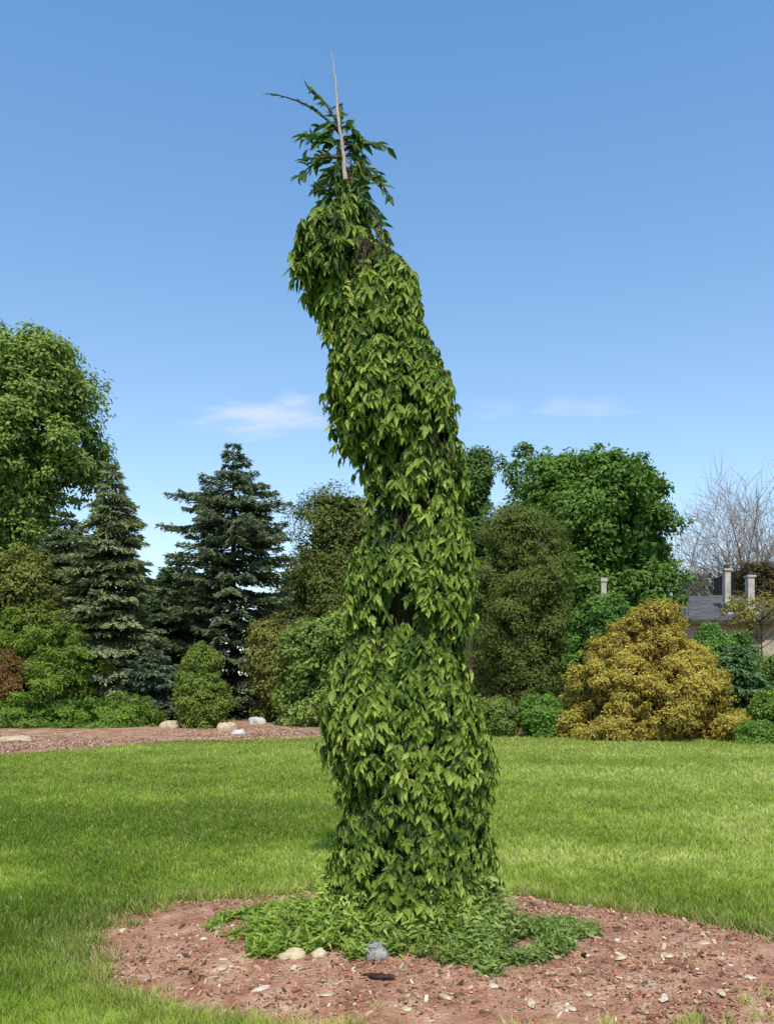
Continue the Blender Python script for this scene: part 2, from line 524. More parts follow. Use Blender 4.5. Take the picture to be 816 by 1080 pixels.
def leafy(name, label, cat, rows, Y, dark, light, leaf=.12, n_clump=220, per=90, clump=.55, depth=.85, trunk=True, mat='leaf', aspect=.55,
          up=.5, flat=.8, tip=None, tip_amt=0, base_py=None, group=None, part='crown', shell=.72, rough_edge=.5, trunk_r=.16, droop=0., fill=.25,
          bark='bark', bright=1.0, tone=.5, sat=.55, lobe=.17, warm=(1.72, 1.40, 1.05)):
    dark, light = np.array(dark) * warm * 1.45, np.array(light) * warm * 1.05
    tip = None if tip is None else np.array(tip) * warm
    s = Y / F
    r0 = np.array(rows, float)
    cxm = np.mean([(a + b) / 2 for _, a, b in rows[-3:]])
    base = np.array([(cxm - CX) * s, Y, 0.])
    root = thing(name, label, cat, base, group)
    n_clump = int(n_clump * 1.35)
    n_sat = int(n_clump * sat)
    nt_ = n_clump + n_sat
    issat = np.arange(nt_) >= n_clump
    per = int(per * 1.35)
    leaf = leaf * .78
    py, th = crown_sample(rows, nt_)
    l, r = rows_at(rows, py)
    cpx = clump / s
    # boughs: big rounded masses with gaps between them; the leaf clumps sit on their outer and upper faces
    wmax = np.max(r0[:, 2] - r0[:, 1])
    hpx = r0[-1, 0] - r0[0, 0]
    n_lobe = int(np.clip(1.15 * hpx / wmax / lobe ** 2, 9, 150))
    lpy, lth = crown_sample(rows, n_lobe)
    ll_, lr_ = rows_at(rows, lpy)
    lrad = np.minimum(lobe * wmax * rng.uniform(.65, 1.45, n_lobe), (lr_ - ll_) * .34)
    lpy = np.maximum(lpy, r0[0, 0] + lrad * rng.uniform(.75, 1.25, n_lobe))
    ll_, lr_ = rows_at(rows, lpy)
    lhw = np.maximum((lr_ - ll_) / 2 - lrad * rng.uniform(.78, 1.3, n_lobe) - cpx * .35, 1)
    lu = np.where(rng.uniform(size=n_lobe) < .8, 1., rng.uniform(.2, .8, n_lobe))
    LC = np.stack([((ll_ + lr_) / 2 + lhw * lu * np.cos(lth) - CX) * s, Y + lhw * lu * np.sin(lth) * s * depth, EYE + (HY - lpy) * s], 1)
    wl = lrad ** 2
    li = rng.choice(n_lobe, nt_, p=wl / wl.sum())
    lax = np.mean(LC[:, 0])
    ld = unit(rng.normal(size=(nt_, 3)) + .55 * unit((LC - np.array([lax, Y, 0])) * np.array([1, 1, 0]) + 1e-6)[li] + np.array([0, 0, .35]))
    lr2 = lrad[li] * s * np.where(issat, rng.uniform(.85, 1.12, nt_), rng.uniform(.55, .95, nt_))
    C = LC[li] + ld * lr2[:, None]
    C[:, 2] = np.maximum(C[:, 2], clump * .25)
    clump = clump * .72
    cr = clump * np.exp(rng.normal(-.05, .3, nt_)) * np.where(issat, .5, 1)
    # leaves
    cnt = np.maximum((per * (cr / clump) ** 1.5 * rng.uniform(.7, 1.2, nt_)).astype(int), 8)
    ci = np.repeat(np.arange(nt_), cnt)
    n = len(ci)
    dr = rand_dir(n)
    dr[:, 2] = np.where(rng.uniform(size=n) < .45, np.abs(dr[:, 2]), dr[:, 2])
    rad = rng.uniform(.35, 1.0, n) ** .6 * np.where(rng.uniform(size=n) < .10, rng.uniform(1.0, 1.22, n), 1)
    # knobbly clump surface
    kn = .45 + 1.1 * noise3(dr * 2.3 + ci[:, None] * 3.7, 5)
    pos = C[ci] + dr * (cr[ci] * rad * kn)[:, None] * np.array([1, 1, flat])
    pos[:, 2] -= droop * (rad ** 2) * cr[ci]
    nr = unit(dr * .9 + ld[ci] * .6 + np.array([0, 0, up * .75]) + rng.normal(size=(n, 3)) * .38)
    ax = unit(np.cross(nr, rand_dir(n)) + dr * .5 + np.array([0, 0, -.35]))
    L = leaf * rng.uniform(.65, 1.35, n)
    keep = pos[:, 2] > .02
    v, f, k = leaves(LEAF_DIAMOND, pos[keep], ax[keep], nr[keep], L[keep], L[keep] * aspect, .25, .12)
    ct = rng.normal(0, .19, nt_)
    t = tone - .05 + .45 * (rad * kn - .65) + .12 * dr[:, 2] + .16 * ld[ci, 2] + .2 * (lr2 / (lrad[li] * s) - .75)[ci] + ct[ci] + rng.normal(0, .13, n)  # shading put into the colour: upper and outer leaves lighter, inner ones darker
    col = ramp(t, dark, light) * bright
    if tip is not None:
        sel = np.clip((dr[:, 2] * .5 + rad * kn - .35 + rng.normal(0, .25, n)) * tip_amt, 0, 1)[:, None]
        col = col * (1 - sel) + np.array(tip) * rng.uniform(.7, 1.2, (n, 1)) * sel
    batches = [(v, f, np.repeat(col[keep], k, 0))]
    # inner leaves that close the heart of the crown, shade put into their colour
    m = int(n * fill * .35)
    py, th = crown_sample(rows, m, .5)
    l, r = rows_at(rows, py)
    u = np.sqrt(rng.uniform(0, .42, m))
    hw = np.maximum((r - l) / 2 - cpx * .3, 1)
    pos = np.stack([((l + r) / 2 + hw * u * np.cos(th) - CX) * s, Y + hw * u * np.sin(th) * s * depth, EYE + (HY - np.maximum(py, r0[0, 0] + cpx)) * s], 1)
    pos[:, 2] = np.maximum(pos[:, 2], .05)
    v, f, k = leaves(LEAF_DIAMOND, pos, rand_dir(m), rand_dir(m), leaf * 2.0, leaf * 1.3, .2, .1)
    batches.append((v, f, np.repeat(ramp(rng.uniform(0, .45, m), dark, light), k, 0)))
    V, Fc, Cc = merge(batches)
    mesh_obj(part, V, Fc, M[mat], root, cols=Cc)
    # trunk and limbs
    top = EYE + (HY - r0[0, 0]) * s
    H = top
    paths = []
    if trunk:
        tp = np.stack([base[0] + np.interp(np.linspace(0, 1, 9), [0, .4, 1], [0, .1, 0]) * trunk_r * 4 +
                       ((np.mean(r0[:, 1:]) - cxm) * s) * np.linspace(0, 1, 9) ** 1.5, np.full(9, Y), np.linspace(-.1, H * .86, 9)], 1)
        paths.append((tp, trunk_r * np.linspace(1.25, .18, 9)))
        pick = rng.choice(n_clump, min(n_clump, 30), replace=False)
        for q in pick:
            c = C[q]
            z0 = max(.15 * H, min(.8 * H, c[2] - np.hypot(c[0] - base[0], c[1] - Y) * .8))
            a = np.array([np.interp(z0, tp[:, 2], tp[:, 0]), Y, z0])
            b = (a + c) / 2 + np.array([0, 0, -.12 * np.linalg.norm(c - a)])
            paths.append((bezier(a, b, c, 7), trunk_r * .4 * np.linspace(1, .15, 7)))
        pn = 'trunk'
    else:
        pick = rng.choice(n_clump, min(n_clump, 26), replace=False)
        for q in pick:
            c = C[q]
            a = base + np.array([*rng.normal(0, .12, 2), -.05])
            b = np.array([a[0] * .7 + c[0] * .3, a[1] * .7 + c[1] * .3, max(c[2] * .6, .1)])
            paths.append((bezier(a, b, c, 7), .03 * np.linspace(1, .25, 7)))
        pn = 'stems'
    V, Fc = tubes(paths, 6)
    mesh_obj(pn, V, Fc, M[bark], root, smooth=True)
    return root


def spruce(name, label, cat, rows, Y, dark, light, whorls=26, per_whorl=11, sag=.25, lift=.18, needle=.23, group=None, dens=1.0, gap=0., depth=1.0, bright=1.0):
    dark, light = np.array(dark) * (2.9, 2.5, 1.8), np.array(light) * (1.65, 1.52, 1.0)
    """tiered conifer: whorls of drooping boughs, each bough a flat fan of needled twigs"""
    s = Y / F
    r0 = np.array(rows, float)
    ax_px = (r0[0, 1] + r0[0, 2]) / 2
    base = np.array([(ax_px - CX) * s, Y, 0.])
    root = thing(name, label, cat, base, group)
    top = EYE + (HY - r0[0, 0]) * s
    zb = max(.25, EYE + (HY - r0[-1, 0]) * s)
    B = []
    paths = [(np.stack([np.full(10, base[0]), np.full(10, Y), np.linspace(-.1, top, 10)], 1), np.linspace(.2, .012, 10) * (top / 10))]
    whorls = int(whorls * .86)
    zs = top - (top - zb) * np.linspace(0.015, 1, whorls) ** 1.08
    for wi, z in enumerate(zs):
        py = HY - (z - EYE) / s
        l, r = rows_at(rows, py)
        k = per_whorl + 2 if wi > 3 else 7
        ph = rng.uniform(0, 2 * math.pi)
        for j in range(k):
            if rng.uniform() < gap:
                continue
            th = ph + (j + rng.uniform(-.35, .35)) / k * 2 * math.pi
            c, sn = math.cos(th), math.sin(th)
            full = ((r - ax_px) if c > 0 else (ax_px - l)) * s
            mean = (r - l) / 2 * s
            length = abs(c) * full + (1 - abs(c)) * mean * depth
            length = max(.12, length) * (rng.uniform(.6, 1.22) if wi > 2 else rng.uniform(.8, 1.05))
            z0 = z + rng.uniform(-.3, .3) * min(1, wi / 5) + length * lift
            tt = np.linspace(0, 1, 8)
            horiz = np.stack([c * tt * length, sn * tt * length], 1)
            dz = -length * (sag * tt + lift * 1.0 * tt - .30 * lift * tt ** 3) + length * .10 * tt ** 3
            pts = np.stack([base[0] + horiz[:, 0], Y + horiz[:, 1], np.maximum(z0 + dz, .1)], 1)
            paths.append((pts, np.linspace(.028, .006, 8) * min(1.2, length / 1.5 + .3)))
            # needled twigs
            nt = max(12, int(length * 95 * dens))
            t = rng.uniform(.08, 1, nt) ** .75
            p = np.stack([np.interp(t, tt, pts[:, i]) for i in range(3)], 1)
            sidew = (rng.uniform(-1, 1, nt)) * np.minimum(.40 * length * (1.08 - t) + .09, .6)
            d = np.array([c, sn, -.15])
            sd = np.array([-sn, c, 0])
            p = p + sidew[:, None] * sd + np.abs(sidew)[:, None] * d * .25
            p[:, 2] += rng.normal(0, .035, nt) - np.abs(sidew) * .35
            a = unit(d[None] * .9 + sd[None] * (np.sign(sidew) * rng.uniform(.2, .9, nt))[:, None] + np.array([0, 0, -.10]) + rng.normal(size=(nt, 3)) * .28)
            nn = unit(np.array([0, 0, .8]) + d[None] * .6 + rng.normal(size=(nt, 3)) * .5)
            L = needle * rng.uniform(.6, 1.3, nt)
            v, f, kk = leaves(LEAF_DIAMOND, p, a, nn, L, L * .32, .3, .1)
            tone = .05 + .85 * t ** 1.3 + rng.normal(0, .17, nt) + rng.normal(0, .13)  # bough shadow painted in: needles darken towards the trunk
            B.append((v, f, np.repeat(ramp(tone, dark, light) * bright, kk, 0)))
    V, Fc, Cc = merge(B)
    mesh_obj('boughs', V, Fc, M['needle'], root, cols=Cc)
    V, Fc = tubes(paths, 5)
    mesh_obj('trunk', V, Fc, M['dark_bark'], root, smooth=True)
    return root


# ------------------------------------------------------------------ the weeping tree in the middle
TY = 5.5
MAIN = [(268, 384, 408), (280, 366, 428), (292, 358, 442), (310, 350, 449), (330, 348, 451), (360, 350, 458), (400, 347, 477), (430, 346, 487), (460, 354, 490),
        (480, 364, 489), (498, 380, 488), (520, 392, 488), (545, 396, 492), (560, 384, 499), (580, 370, 502), (605, 360, 502), (635, 362, 497), (652, 376, 488), (664, 382, 485), (676, 362, 490),
        (695, 342, 496), (720, 336, 503), (760, 337, 514), (790, 341, 520), (815, 354, 514), (840, 362, 511), (862, 350, 520), (900, 342, 528), (940, 338, 535),
        (975, 332, 543), (1005, 326, 550)]
LOBE = [(226, 345, 392), (238, 318, 398), (255, 304, 402), (275, 297, 398), (292, 303, 388), (308, 320, 378), (325, 338, 372), (345, 350, 372)]
TRUNK = [(350, 55), (357, 118), (364, 185), (370, 235), (382, 280), (400, 340), (418, 430), (438, 520), (436, 600), (428, 680), (428, 780), (436, 880), (440, 1000)]


def t_at(py):
    a = np.array(TRUNK, float)
    return np.interp(py, a[:, 1], a[:, 0])


HOLLOWS = [(464, 470, 20, 13), (402, 486, 9, 22), (424, 548, 27, 10), (428, 660, 38, 9), (392, 846, 8, 14), (462, 850, 10, 16), (447, 566, 8, 12), (370, 742, 8, 12),
           (436, 760, 7, 14), (390, 256, 15, 24), (384, 292, 9, 16), (420, 425, 9, 14), (400, 905, 9, 14)]


def sprays(rows, n_mound, per, leafL=.1, seed=0, wide=.15, slim=1.0):
    """mounds of hanging shoots: each mound is a fan of shoots that arch out of one point and droop"""
    s = TY / F
    # mound centres, thinned so that they do not crowd
    py, th = crown_sample(rows, n_mound * 6, .6)
    l, r = rows_at(rows, py)
    q3 = np.stack([(r - l) / 2 * s * np.cos(th), (r - l) / 2 * s * np.sin(th), py * s * .8], 1)
    keep = []
    dmin = wide * .82
    for i in range(len(py)):
        if len(keep) >= n_mound:
            break
        if not keep or np.min(np.linalg.norm(q3[keep] - q3[i], axis=1)) > dmin * rng.uniform(.6, 1.1):
            x = (l[i] + r[i]) / 2 + (r[i] - l[i]) / 2 * math.cos(th[i])
            if math.sin(th[i]) < 0 and any(abs(x - hx) < ha + 3 and hy - hb - 24 < py[i] < hy + hb * .5 and ((x - hx) / (ha + 3)) ** 2 + ((py[i] + 12 - hy) / (hb + 14)) ** 2 < 1 for hx, hy, ha, hb in HOLLOWS):
                continue
            keep.append(i)
    py, th = py[keep], th[keep]
    n0 = len(py)
    mi = np.repeat(np.arange(n0), per)
    n = len(mi)
    msz = rng.uniform(.7, 1.25, n0)[mi]
    fan = rng.uniform(-1, 1, n)
    z0 = EYE + (HY - py) * s
    mpush = (rng.uniform(-.16, .07, n0))[mi]
    l, r = rows_at(rows, py[mi])
    hw0 = (r - l) / 2
    thq = th[mi] + fan * wide * .45 * msz / np.maximum(hw0 * s, .12)
    zq = z0[mi] + (1 - np.abs(fan)) * .05 + rng.normal(0, .035, n) - np.abs(fan) * .03
    pq = HY - (zq - EYE) / s
    l, r = rows_at(rows, pq)
    l2, r2 = rows_at(rows, pq + 28)
    l, r = np.maximum(l, l2 - 7), np.minimum(r, r2 + 7)
    hw, c = (r - l) / 2, (r + l) / 2
    side = np.abs(np.cos(thq))
    rx = np.maximum(hw * s - .098, .03)
    # the foliage hangs in tiers: each bulges towards its lower rim and starts again further in
    led = np.array([262., 322., 424., 540., 656., 838., 1040.])
    kk_ = np.clip(np.searchsorted(led, pq + 14 * np.sin(thq * 2 + 1)) - 1, 0, 5)
    tier = np.clip((pq - led[kk_]) / (led[kk_ + 1] - led[kk_]), 0, 1)
    u = np.minimum(.80 + .13 * tier ** .8 + mpush * (1 - .7 * side) + rng.uniform(-.06, .05, n), .98)
    out = np.stack([np.cos(thq), np.sin(thq), np.zeros(n)], 1)
    tang = np.stack([-np.sin(thq), np.cos(thq), np.zeros(n)], 1)
    A = np.stack([(c - CX) * s + rx * u * np.cos(thq), TY + rx * .95 * u * np.sin(thq), zq + .06], 1)
    reach = rng.uniform(.06, .13, n) * np.clip(rx / .25, .5, 1) * msz
    drop = rng.uniform(.12, .24, n) * msz
    sway = fan * .05 + rng.normal(0, .025, n)
    # every shoot carries rosettes of narrow leaves that fan out and hang from one node
    nodes, per_r = 2, 6
    m = nodes * per_r
    node_t = np.stack([rng.uniform(.25, .6, n), rng.uniform(.85, 1.0, n)], 1)
    ti = np.repeat(node_t, per_r, axis=1).ravel()
    si = np.repeat(np.arange(n), m)
    pos = A[si] + out[si] * (reach[si] * np.sin(ti * 1.8))[:, None] + tang[si] * (sway[si] * ti)[:, None]
    pos[:, 2] -= drop[si] * (ti ** 1.5) - .035 * np.sin(ti * 3)
    pos += rng.normal(0, .006, pos.shape)
    fanang = np.tile(np.linspace(-1.0, 1.0, per_r), n * nodes) + rng.normal(0, .2, n * m) + fan[si] * .3
    dn = np.array([0, 0, -1.])
    lift = np.where(rng.uniform(size=n * m) < .15, rng.uniform(.6, 1.2, n * m), rng.uniform(.12, .62, n * m))
    ax = unit(out[si] * lift[:, None] + dn * (np.cos(fanang) + .12)[:, None] + tang[si] * (np.sin(fanang) * .95)[:, None])
    nr = unit(out[si] * .85 + np.array([0, 0, .5]) + tang[si] * (np.sin(fanang) * .5)[:, None] + rng.normal(size=(n * m, 3)) * .26)
    L = leafL * np.clip(np.exp(rng.normal(0, .24, n * m)), .5, 1.5) * (1.1 - .22 * np.abs(fanang))
    ok = pos[:, 2] > .07
    mt = rng.normal(0, .13, n0)[mi]
    rt = np.repeat(rng.normal(0, .09, (n, nodes)), per_r, axis=1).ravel()
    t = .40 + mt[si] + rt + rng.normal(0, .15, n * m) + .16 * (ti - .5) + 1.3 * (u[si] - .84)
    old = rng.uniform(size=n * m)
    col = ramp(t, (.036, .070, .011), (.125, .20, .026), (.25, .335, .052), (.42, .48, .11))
    col[old < .004] = np.array([.20, .17, .05])
    lob = rng.uniform(size=n * m) < .15
    out_b = []
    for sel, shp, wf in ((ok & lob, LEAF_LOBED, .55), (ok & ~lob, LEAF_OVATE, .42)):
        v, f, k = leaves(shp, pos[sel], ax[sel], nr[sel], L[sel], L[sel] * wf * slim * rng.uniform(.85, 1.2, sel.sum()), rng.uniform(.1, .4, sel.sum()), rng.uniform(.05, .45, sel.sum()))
        grad = .55 + .6 * shp[0][:, 1]  # shade between leaves painted in: dark at the base, lighter at the tip
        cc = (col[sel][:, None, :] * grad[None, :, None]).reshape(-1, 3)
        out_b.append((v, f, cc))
    twigs = []
    for i in range(0, n, 2):
        tt = np.linspace(0, .8, 4)
        p = A[i] + out[i] * (reach[i] * np.sin(tt * 1.8) - .022)[:, None] + tang[i] * (sway[i] * tt)[:, None]
        p[:, 2] -= drop[i] * tt ** 1.5 - .035 * np.sin(tt * 3)
        twigs.append((p, np.linspace(.004, .0015, 4)))
    return out_b, twigs


def build_weeping_tree():
    s = TY / F
    base = np.array([(440 - CX) * s, TY, 0.])
    root = thing('weeping_tree', 'tall narrow weeping tree clothed in hanging green leaves with a bare pale tip', 'tree', base)
    W = lambda px, py, dy=0.: P(px, py, TY + dy)
    # trunk
    tr = [W(x, y) for x, y in TRUNK if y >= 185]
    ys = np.linspace(185, 1000, 40)
    pts = np.array([W(t_at(y), y) for y in ys])
    pts[-1, 2] = -.05
    V, Fc = tubes([(pts, np.interp(ys, [185, 280, 500, 900, 1000], [.022, .06, .10, .15, .2]))], 10)
    mesh_obj('trunk', V, Fc, M['dark_bark'], root, smooth=True)
    # bare leader
    ys = np.linspace(52, 190, 40)
    pts = np.array([W(np.interp(y, [52, 118, 190], [350, 356.5, 364.5]) + .5 * math.sin(y * .09) + .35 * math.sin(y * .31), y, -.13) for y in ys])
    V, Fc = tubes([(pts, np.interp(ys, [52, 80, 120, 190], [.0015, .005, .009, .014]) * (1 + .12 * np.sin(ys * .55) + .08 * np.sin(ys * 1.7)))], 8)
    mesh_obj('bare_leader', V, Fc, M['pale_wood'], root, smooth=True)
    # dark core added behind the leaves so that the gaps read as shade
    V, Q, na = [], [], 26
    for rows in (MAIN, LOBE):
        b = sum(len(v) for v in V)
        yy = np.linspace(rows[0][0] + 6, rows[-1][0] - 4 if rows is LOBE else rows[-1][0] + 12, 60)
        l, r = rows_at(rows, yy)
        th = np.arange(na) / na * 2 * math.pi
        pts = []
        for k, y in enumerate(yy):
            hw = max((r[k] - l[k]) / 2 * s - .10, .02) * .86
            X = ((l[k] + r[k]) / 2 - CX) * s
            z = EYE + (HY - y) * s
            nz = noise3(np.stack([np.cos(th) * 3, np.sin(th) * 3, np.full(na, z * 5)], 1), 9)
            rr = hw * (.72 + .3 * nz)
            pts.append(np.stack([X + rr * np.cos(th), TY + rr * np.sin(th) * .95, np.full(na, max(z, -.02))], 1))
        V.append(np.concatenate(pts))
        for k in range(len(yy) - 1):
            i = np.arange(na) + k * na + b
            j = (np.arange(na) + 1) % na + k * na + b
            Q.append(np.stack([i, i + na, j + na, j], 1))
    mesh_obj('shade_core', np.concatenate(V), [np.concatenate(Q)], M['inner_shade'], root, smooth=True)
    # hanging leaf sprays
    b1, tw1 = sprays(MAIN, 780, 7, .067, 0, .140)
    b2, tw2 = sprays(LOBE, 90, 6, .082, 3, .125, .85)
    # open top: explicit boughs
    BR = [([(359, 142), (330, 104), (283, 99)], 0.30, .055), ([(361, 152), (345, 150), (322, 143)], .05, .09), ([(362, 165), (338, 162), (316, 186)], 0, .085),
          ([(363, 158), (384, 146), (408, 156)], 0, .085), ([(365, 180), (396, 178), (411, 207)], 0, .085), ([(366, 196), (345, 200), (328, 226)], 0, .085),
          ([(367, 206), (392, 208), (404, 246)], 0, .085), ([(360, 140), (350, 112), (329, 96)], .1, .07), ([(364, 172), (356, 168), (342, 200)], 0, .08),
          ([(361, 150), (370, 138), (380, 150)], 0, .06), ([(366, 188), (378, 190), (388, 222)], 0, .08), ([(366, 200), (358, 205), (350, 238)], 0, .08),
          ([(368, 215), (382, 218), (394, 236)], 0, .07), ([(359, 132), (352, 128), (338, 134)], 0, .07), ([(358, 128), (362, 122), (357, 112)], 0, .05)]
    for y in (136, 152, 166, 178, 188, 198, 206, 214, 222, 230, 238):
        for sg_ in (-1, 1):
            x0 = t_at(y)
            dx = sg_ * rng.uniform(14, 44 if y > 150 else 26)
            if y > 200:
                dx *= .65
            BR.append(([(x0, y), (x0 + dx * .6, y - rng.uniform(0, 12)), (x0 + dx, y + rng.uniform(-8, 16))], 0, rng.uniform(.055, .08)))
    B3, tw3, long_path = [], [], None
    for q, (pp, free, ll) in enumerate(BR):
        dy = rng.uniform(-.14, .18, 3)
        p = bezier(W(*pp[0]), W(*pp[1], dy[1]), W(*pp[2], dy[2]), 10)
        rad = np.linspace(.012, .004, 10)
        if q == 0:
            long_path = (p, np.linspace(.009, .003, 10))
        else:
            tw3.append((p, rad))
        d = unit(np.gradient(p, axis=0))
        if q == 0:
            t = np.array([.1, .14, .18, .22, .26, .3, .34, .38, .42, .46, .5, .55, .6, .66, .72, .78, .84, .9, .96, 1.])
        else:
            t = np.repeat(np.linspace(.15, 1, 8 if q > 14 else 12), 2)
            t[-4:] = 1.
        t = np.clip(t + rng.normal(0, .02, len(t)), 0, 1)
        x = np.linspace(0, 1, 10)
        pos = np.stack([np.interp(t, x, p[:, i]) for i in range(3)], 1)
        dd = unit(np.stack([np.interp(t, x, d[:, i]) for i in range(3)], 1))
        sd = unit(np.cross(dd, np.array([0, -.7, .7])))
        sg = np.where(np.arange(len(t)) % 2 == 0, 1, -1)[:, None]
        ax = unit(dd * .8 + sd * sg * rng.uniform(.4, 1.0, (len(t), 1)) + np.array([0, 0, -.2]) + rng.normal(size=(len(t), 3)) * .34)
        nr = unit(np.array([0, -.6, .7]) + rng.normal(size=(len(t), 3)) * .6)
        if q == 0:
            ax = unit(ax * .35 + dd)
        L = 1.08 * ll * (np.where(t > .55, .8, 1.1) if q == 0 else 1) * rng.uniform(.7, 1.3, len(t)) * (1.15 - .25 * t)
        v, f, k = leaves(LEAF_OVATE, pos, ax, nr, L, L * .40, .2, .15)
        B3.append((v, f, np.repeat(ramp(rng.uniform(.1, .75, len(t)), (.024, .06, .016), (.06, .125, .03), (.12, .20, .045)), k, 0)))
    # ragged young growth climbing the thin top of the trunk
    rowsT = [(150, 348, 384), (185, 344, 388), (215, 340, 392), (240, 338, 396)]
    b4, tw4 = sprays(rowsT, 6, 3, .075, 5, .08, .6)
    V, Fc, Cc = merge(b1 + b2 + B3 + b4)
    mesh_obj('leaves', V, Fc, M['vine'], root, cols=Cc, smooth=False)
    V, Fc = tubes([long_path], 6)
    o = mesh_obj('arching_shoot', V, Fc, M['dark_bark'], root, smooth=True)
    # hanging dead twigs seen at the ledges
    extra = []
    for (x0, x1, y0, y1, n) in ((374, 402, 240, 300, 60), (402, 452, 535, 565, 80), (392, 466, 652, 675, 50), (382, 405, 835, 860, 12), (448, 480, 458, 485, 25)):
        for _ in range(n):
            x, y = rng.uniform(x0, x1), rng.uniform(y0, y1)
            rows = MAIN if y > 300 else LOBE
            l, r = rows_at(rows, y)
            hw, c = (r - l) / 2, (r + l) / 2
            cs = np.clip((x - c) / max(hw, 1), -.9, .9)
            dyy = -math.sqrt(1 - cs ** 2) * hw * s * rng.uniform(.66, .80)
            p0 = W(x, y, dyy)
            dx = rng.normal(0, .04)
            p = bezier(p0, p0 + np.array([dx * .5, -.02, -.05]), p0 + np.array([dx * 1.6, -.02, -rng.uniform(.08, .2)]), 5)
            extra.append((p, np.linspace(.003, .0012, 5)))
    V, Fc = tubes(tw1 + tw2 + tw4 + tw3 + extra, 4)
    mesh_obj('twigs', V, Fc, M['bark'], root, smooth=True)


def build_ground_cover():
    n = 42000
    a = rng.uniform(0, 2 * math.pi, n)
    r = np.sqrt(rng.uniform(0, 1, n))
    x = .09 + 1.24 * r * np.cos(a)
    y = 5.22 + .72 * r * np.sin(a)
    y = y - .14 * (x - .14)                    # right tongue reaches nearer
    nz = n2(x, y, 3.2, 90)
    clump = n2(x, y, 7, 91)
    keep = (r < .72 + 1.1 * (nz - .40)) & (clump > .34 + .22 * rng.uniform(size=n) + .10 * np.clip(r - .5, 0, 1))
    keep &= ~((x > -.62) & (x < -.22) & (y < 4.86))
    x, y, r, nz, clump = x[keep], y[keep], r[keep], nz[keep], clump[keep]
    n = len(x)
    hgt = (.012 + .42 * np.clip(clump - .27, 0, 1) * rng.uniform(.05, 1, n)) * np.clip(1.35 - 1.1 * r, .15, 1) * (1 + 1.3 * (r < .62) * rng.uniform(0, 1, n))
    d = unit(rng.normal(size=(n, 3)) * np.array([1, 1, .5]) + np.array([0, 0, .35]))
    pos = np.stack([x, y, mulch_z(x, y) + hgt], 1)
    nr = unit(np.array([0, -.3, 1.]) + rng.normal(size=(n, 3)) * .5)
    L = rng.uniform(.022, .065, n)
    v, f, k = leaves(LEAF_OVATE, pos, d, nr, L, L * rng.uniform(.2, .45, n), .15, .3)
    right = np.clip((x - .1) * .9 + .4, 0, 1)
    t = .35 + .5 * (nz - .4) + rng.normal(0, .17, n) + hgt * 1.6
    c1 = ramp(t, (.10, .155, .018), (.225, .315, .045), (.40, .48, .12))
    c2 = ramp(t, (.09, .14, .03), (.20, .28, .07), (.37, .44, .16))
    c = c1 * (1 - right[:, None]) + c2 * right[:, None]
    # stalks
    m = 5000
    i = rng.integers(0, n, m)
    p0 = np.stack([x[i] + rng.normal(0, .015, m), y[i] + rng.normal(0, .015, m), mulch_z(x[i], y[i]) - .01], 1)
    v2, f2, k2 = leaves(LEAF_BLADE, p0, unit(pos[i] - p0 + rng.normal(size=(m, 3)) * .05), rand_dir(m), rng.uniform(.06, .18, m), rng.uniform(.003, .006, m), 0, .25)
    c3 = ramp(rng.uniform(0, 1, m), (.04, .09, .02), (.13, .22, .06))
    V, Fc, Cc = merge([(v, f, np.repeat(c, k, 0)), (v2, f2, np.repeat(c3, k2, 0))])
    o = mesh_obj('ground_cover', V, Fc, M['grass'], cols=Cc)
    tag(o, 'low leafy green ground cover around the foot of the weeping tree', 'ground cover', kind='stuff')


# ------------------------------------------------------------------ stones
def rock(name, loc, size, mat, label, cat='stone', group=None, seed=0, rot=0., smooth=True, sub=3):
    import bmesh
    bm = bmesh.new()
    bmesh.ops.create_icosphere(bm, subdivisions=sub, radius=1)
    v = np.array([w.co[:] for w in bm.verts])
    d = (.62 if smooth else .55) + (.5 if smooth else .7) * noise3(v * 1.3 + seed * 7.1, seed) + (.2 if smooth else .34) * (noise3(v * 3.1 + seed, seed + 3) - .5)
    v = v * d[:, None]
    v[:, 2] = np.where(v[:, 2] < -.35, -.35, v[:, 2])
    v = v * np.array(size)
    ca, sa = math.cos(rot), math.sin(rot)
    v = np.stack([v[:, 0] * ca - v[:, 1] * sa, v[:, 0] * sa + v[:, 1] * ca, v[:, 2]], 1)
    fs = np.array([[w.index for w in f.verts] for f in bm.faces])
    bm.free()
    o = mesh_obj(name, v, [fs], M[mat], smooth=smooth)
    o.location = [float(c) for c in loc]
    return tag(o, label, cat, group)


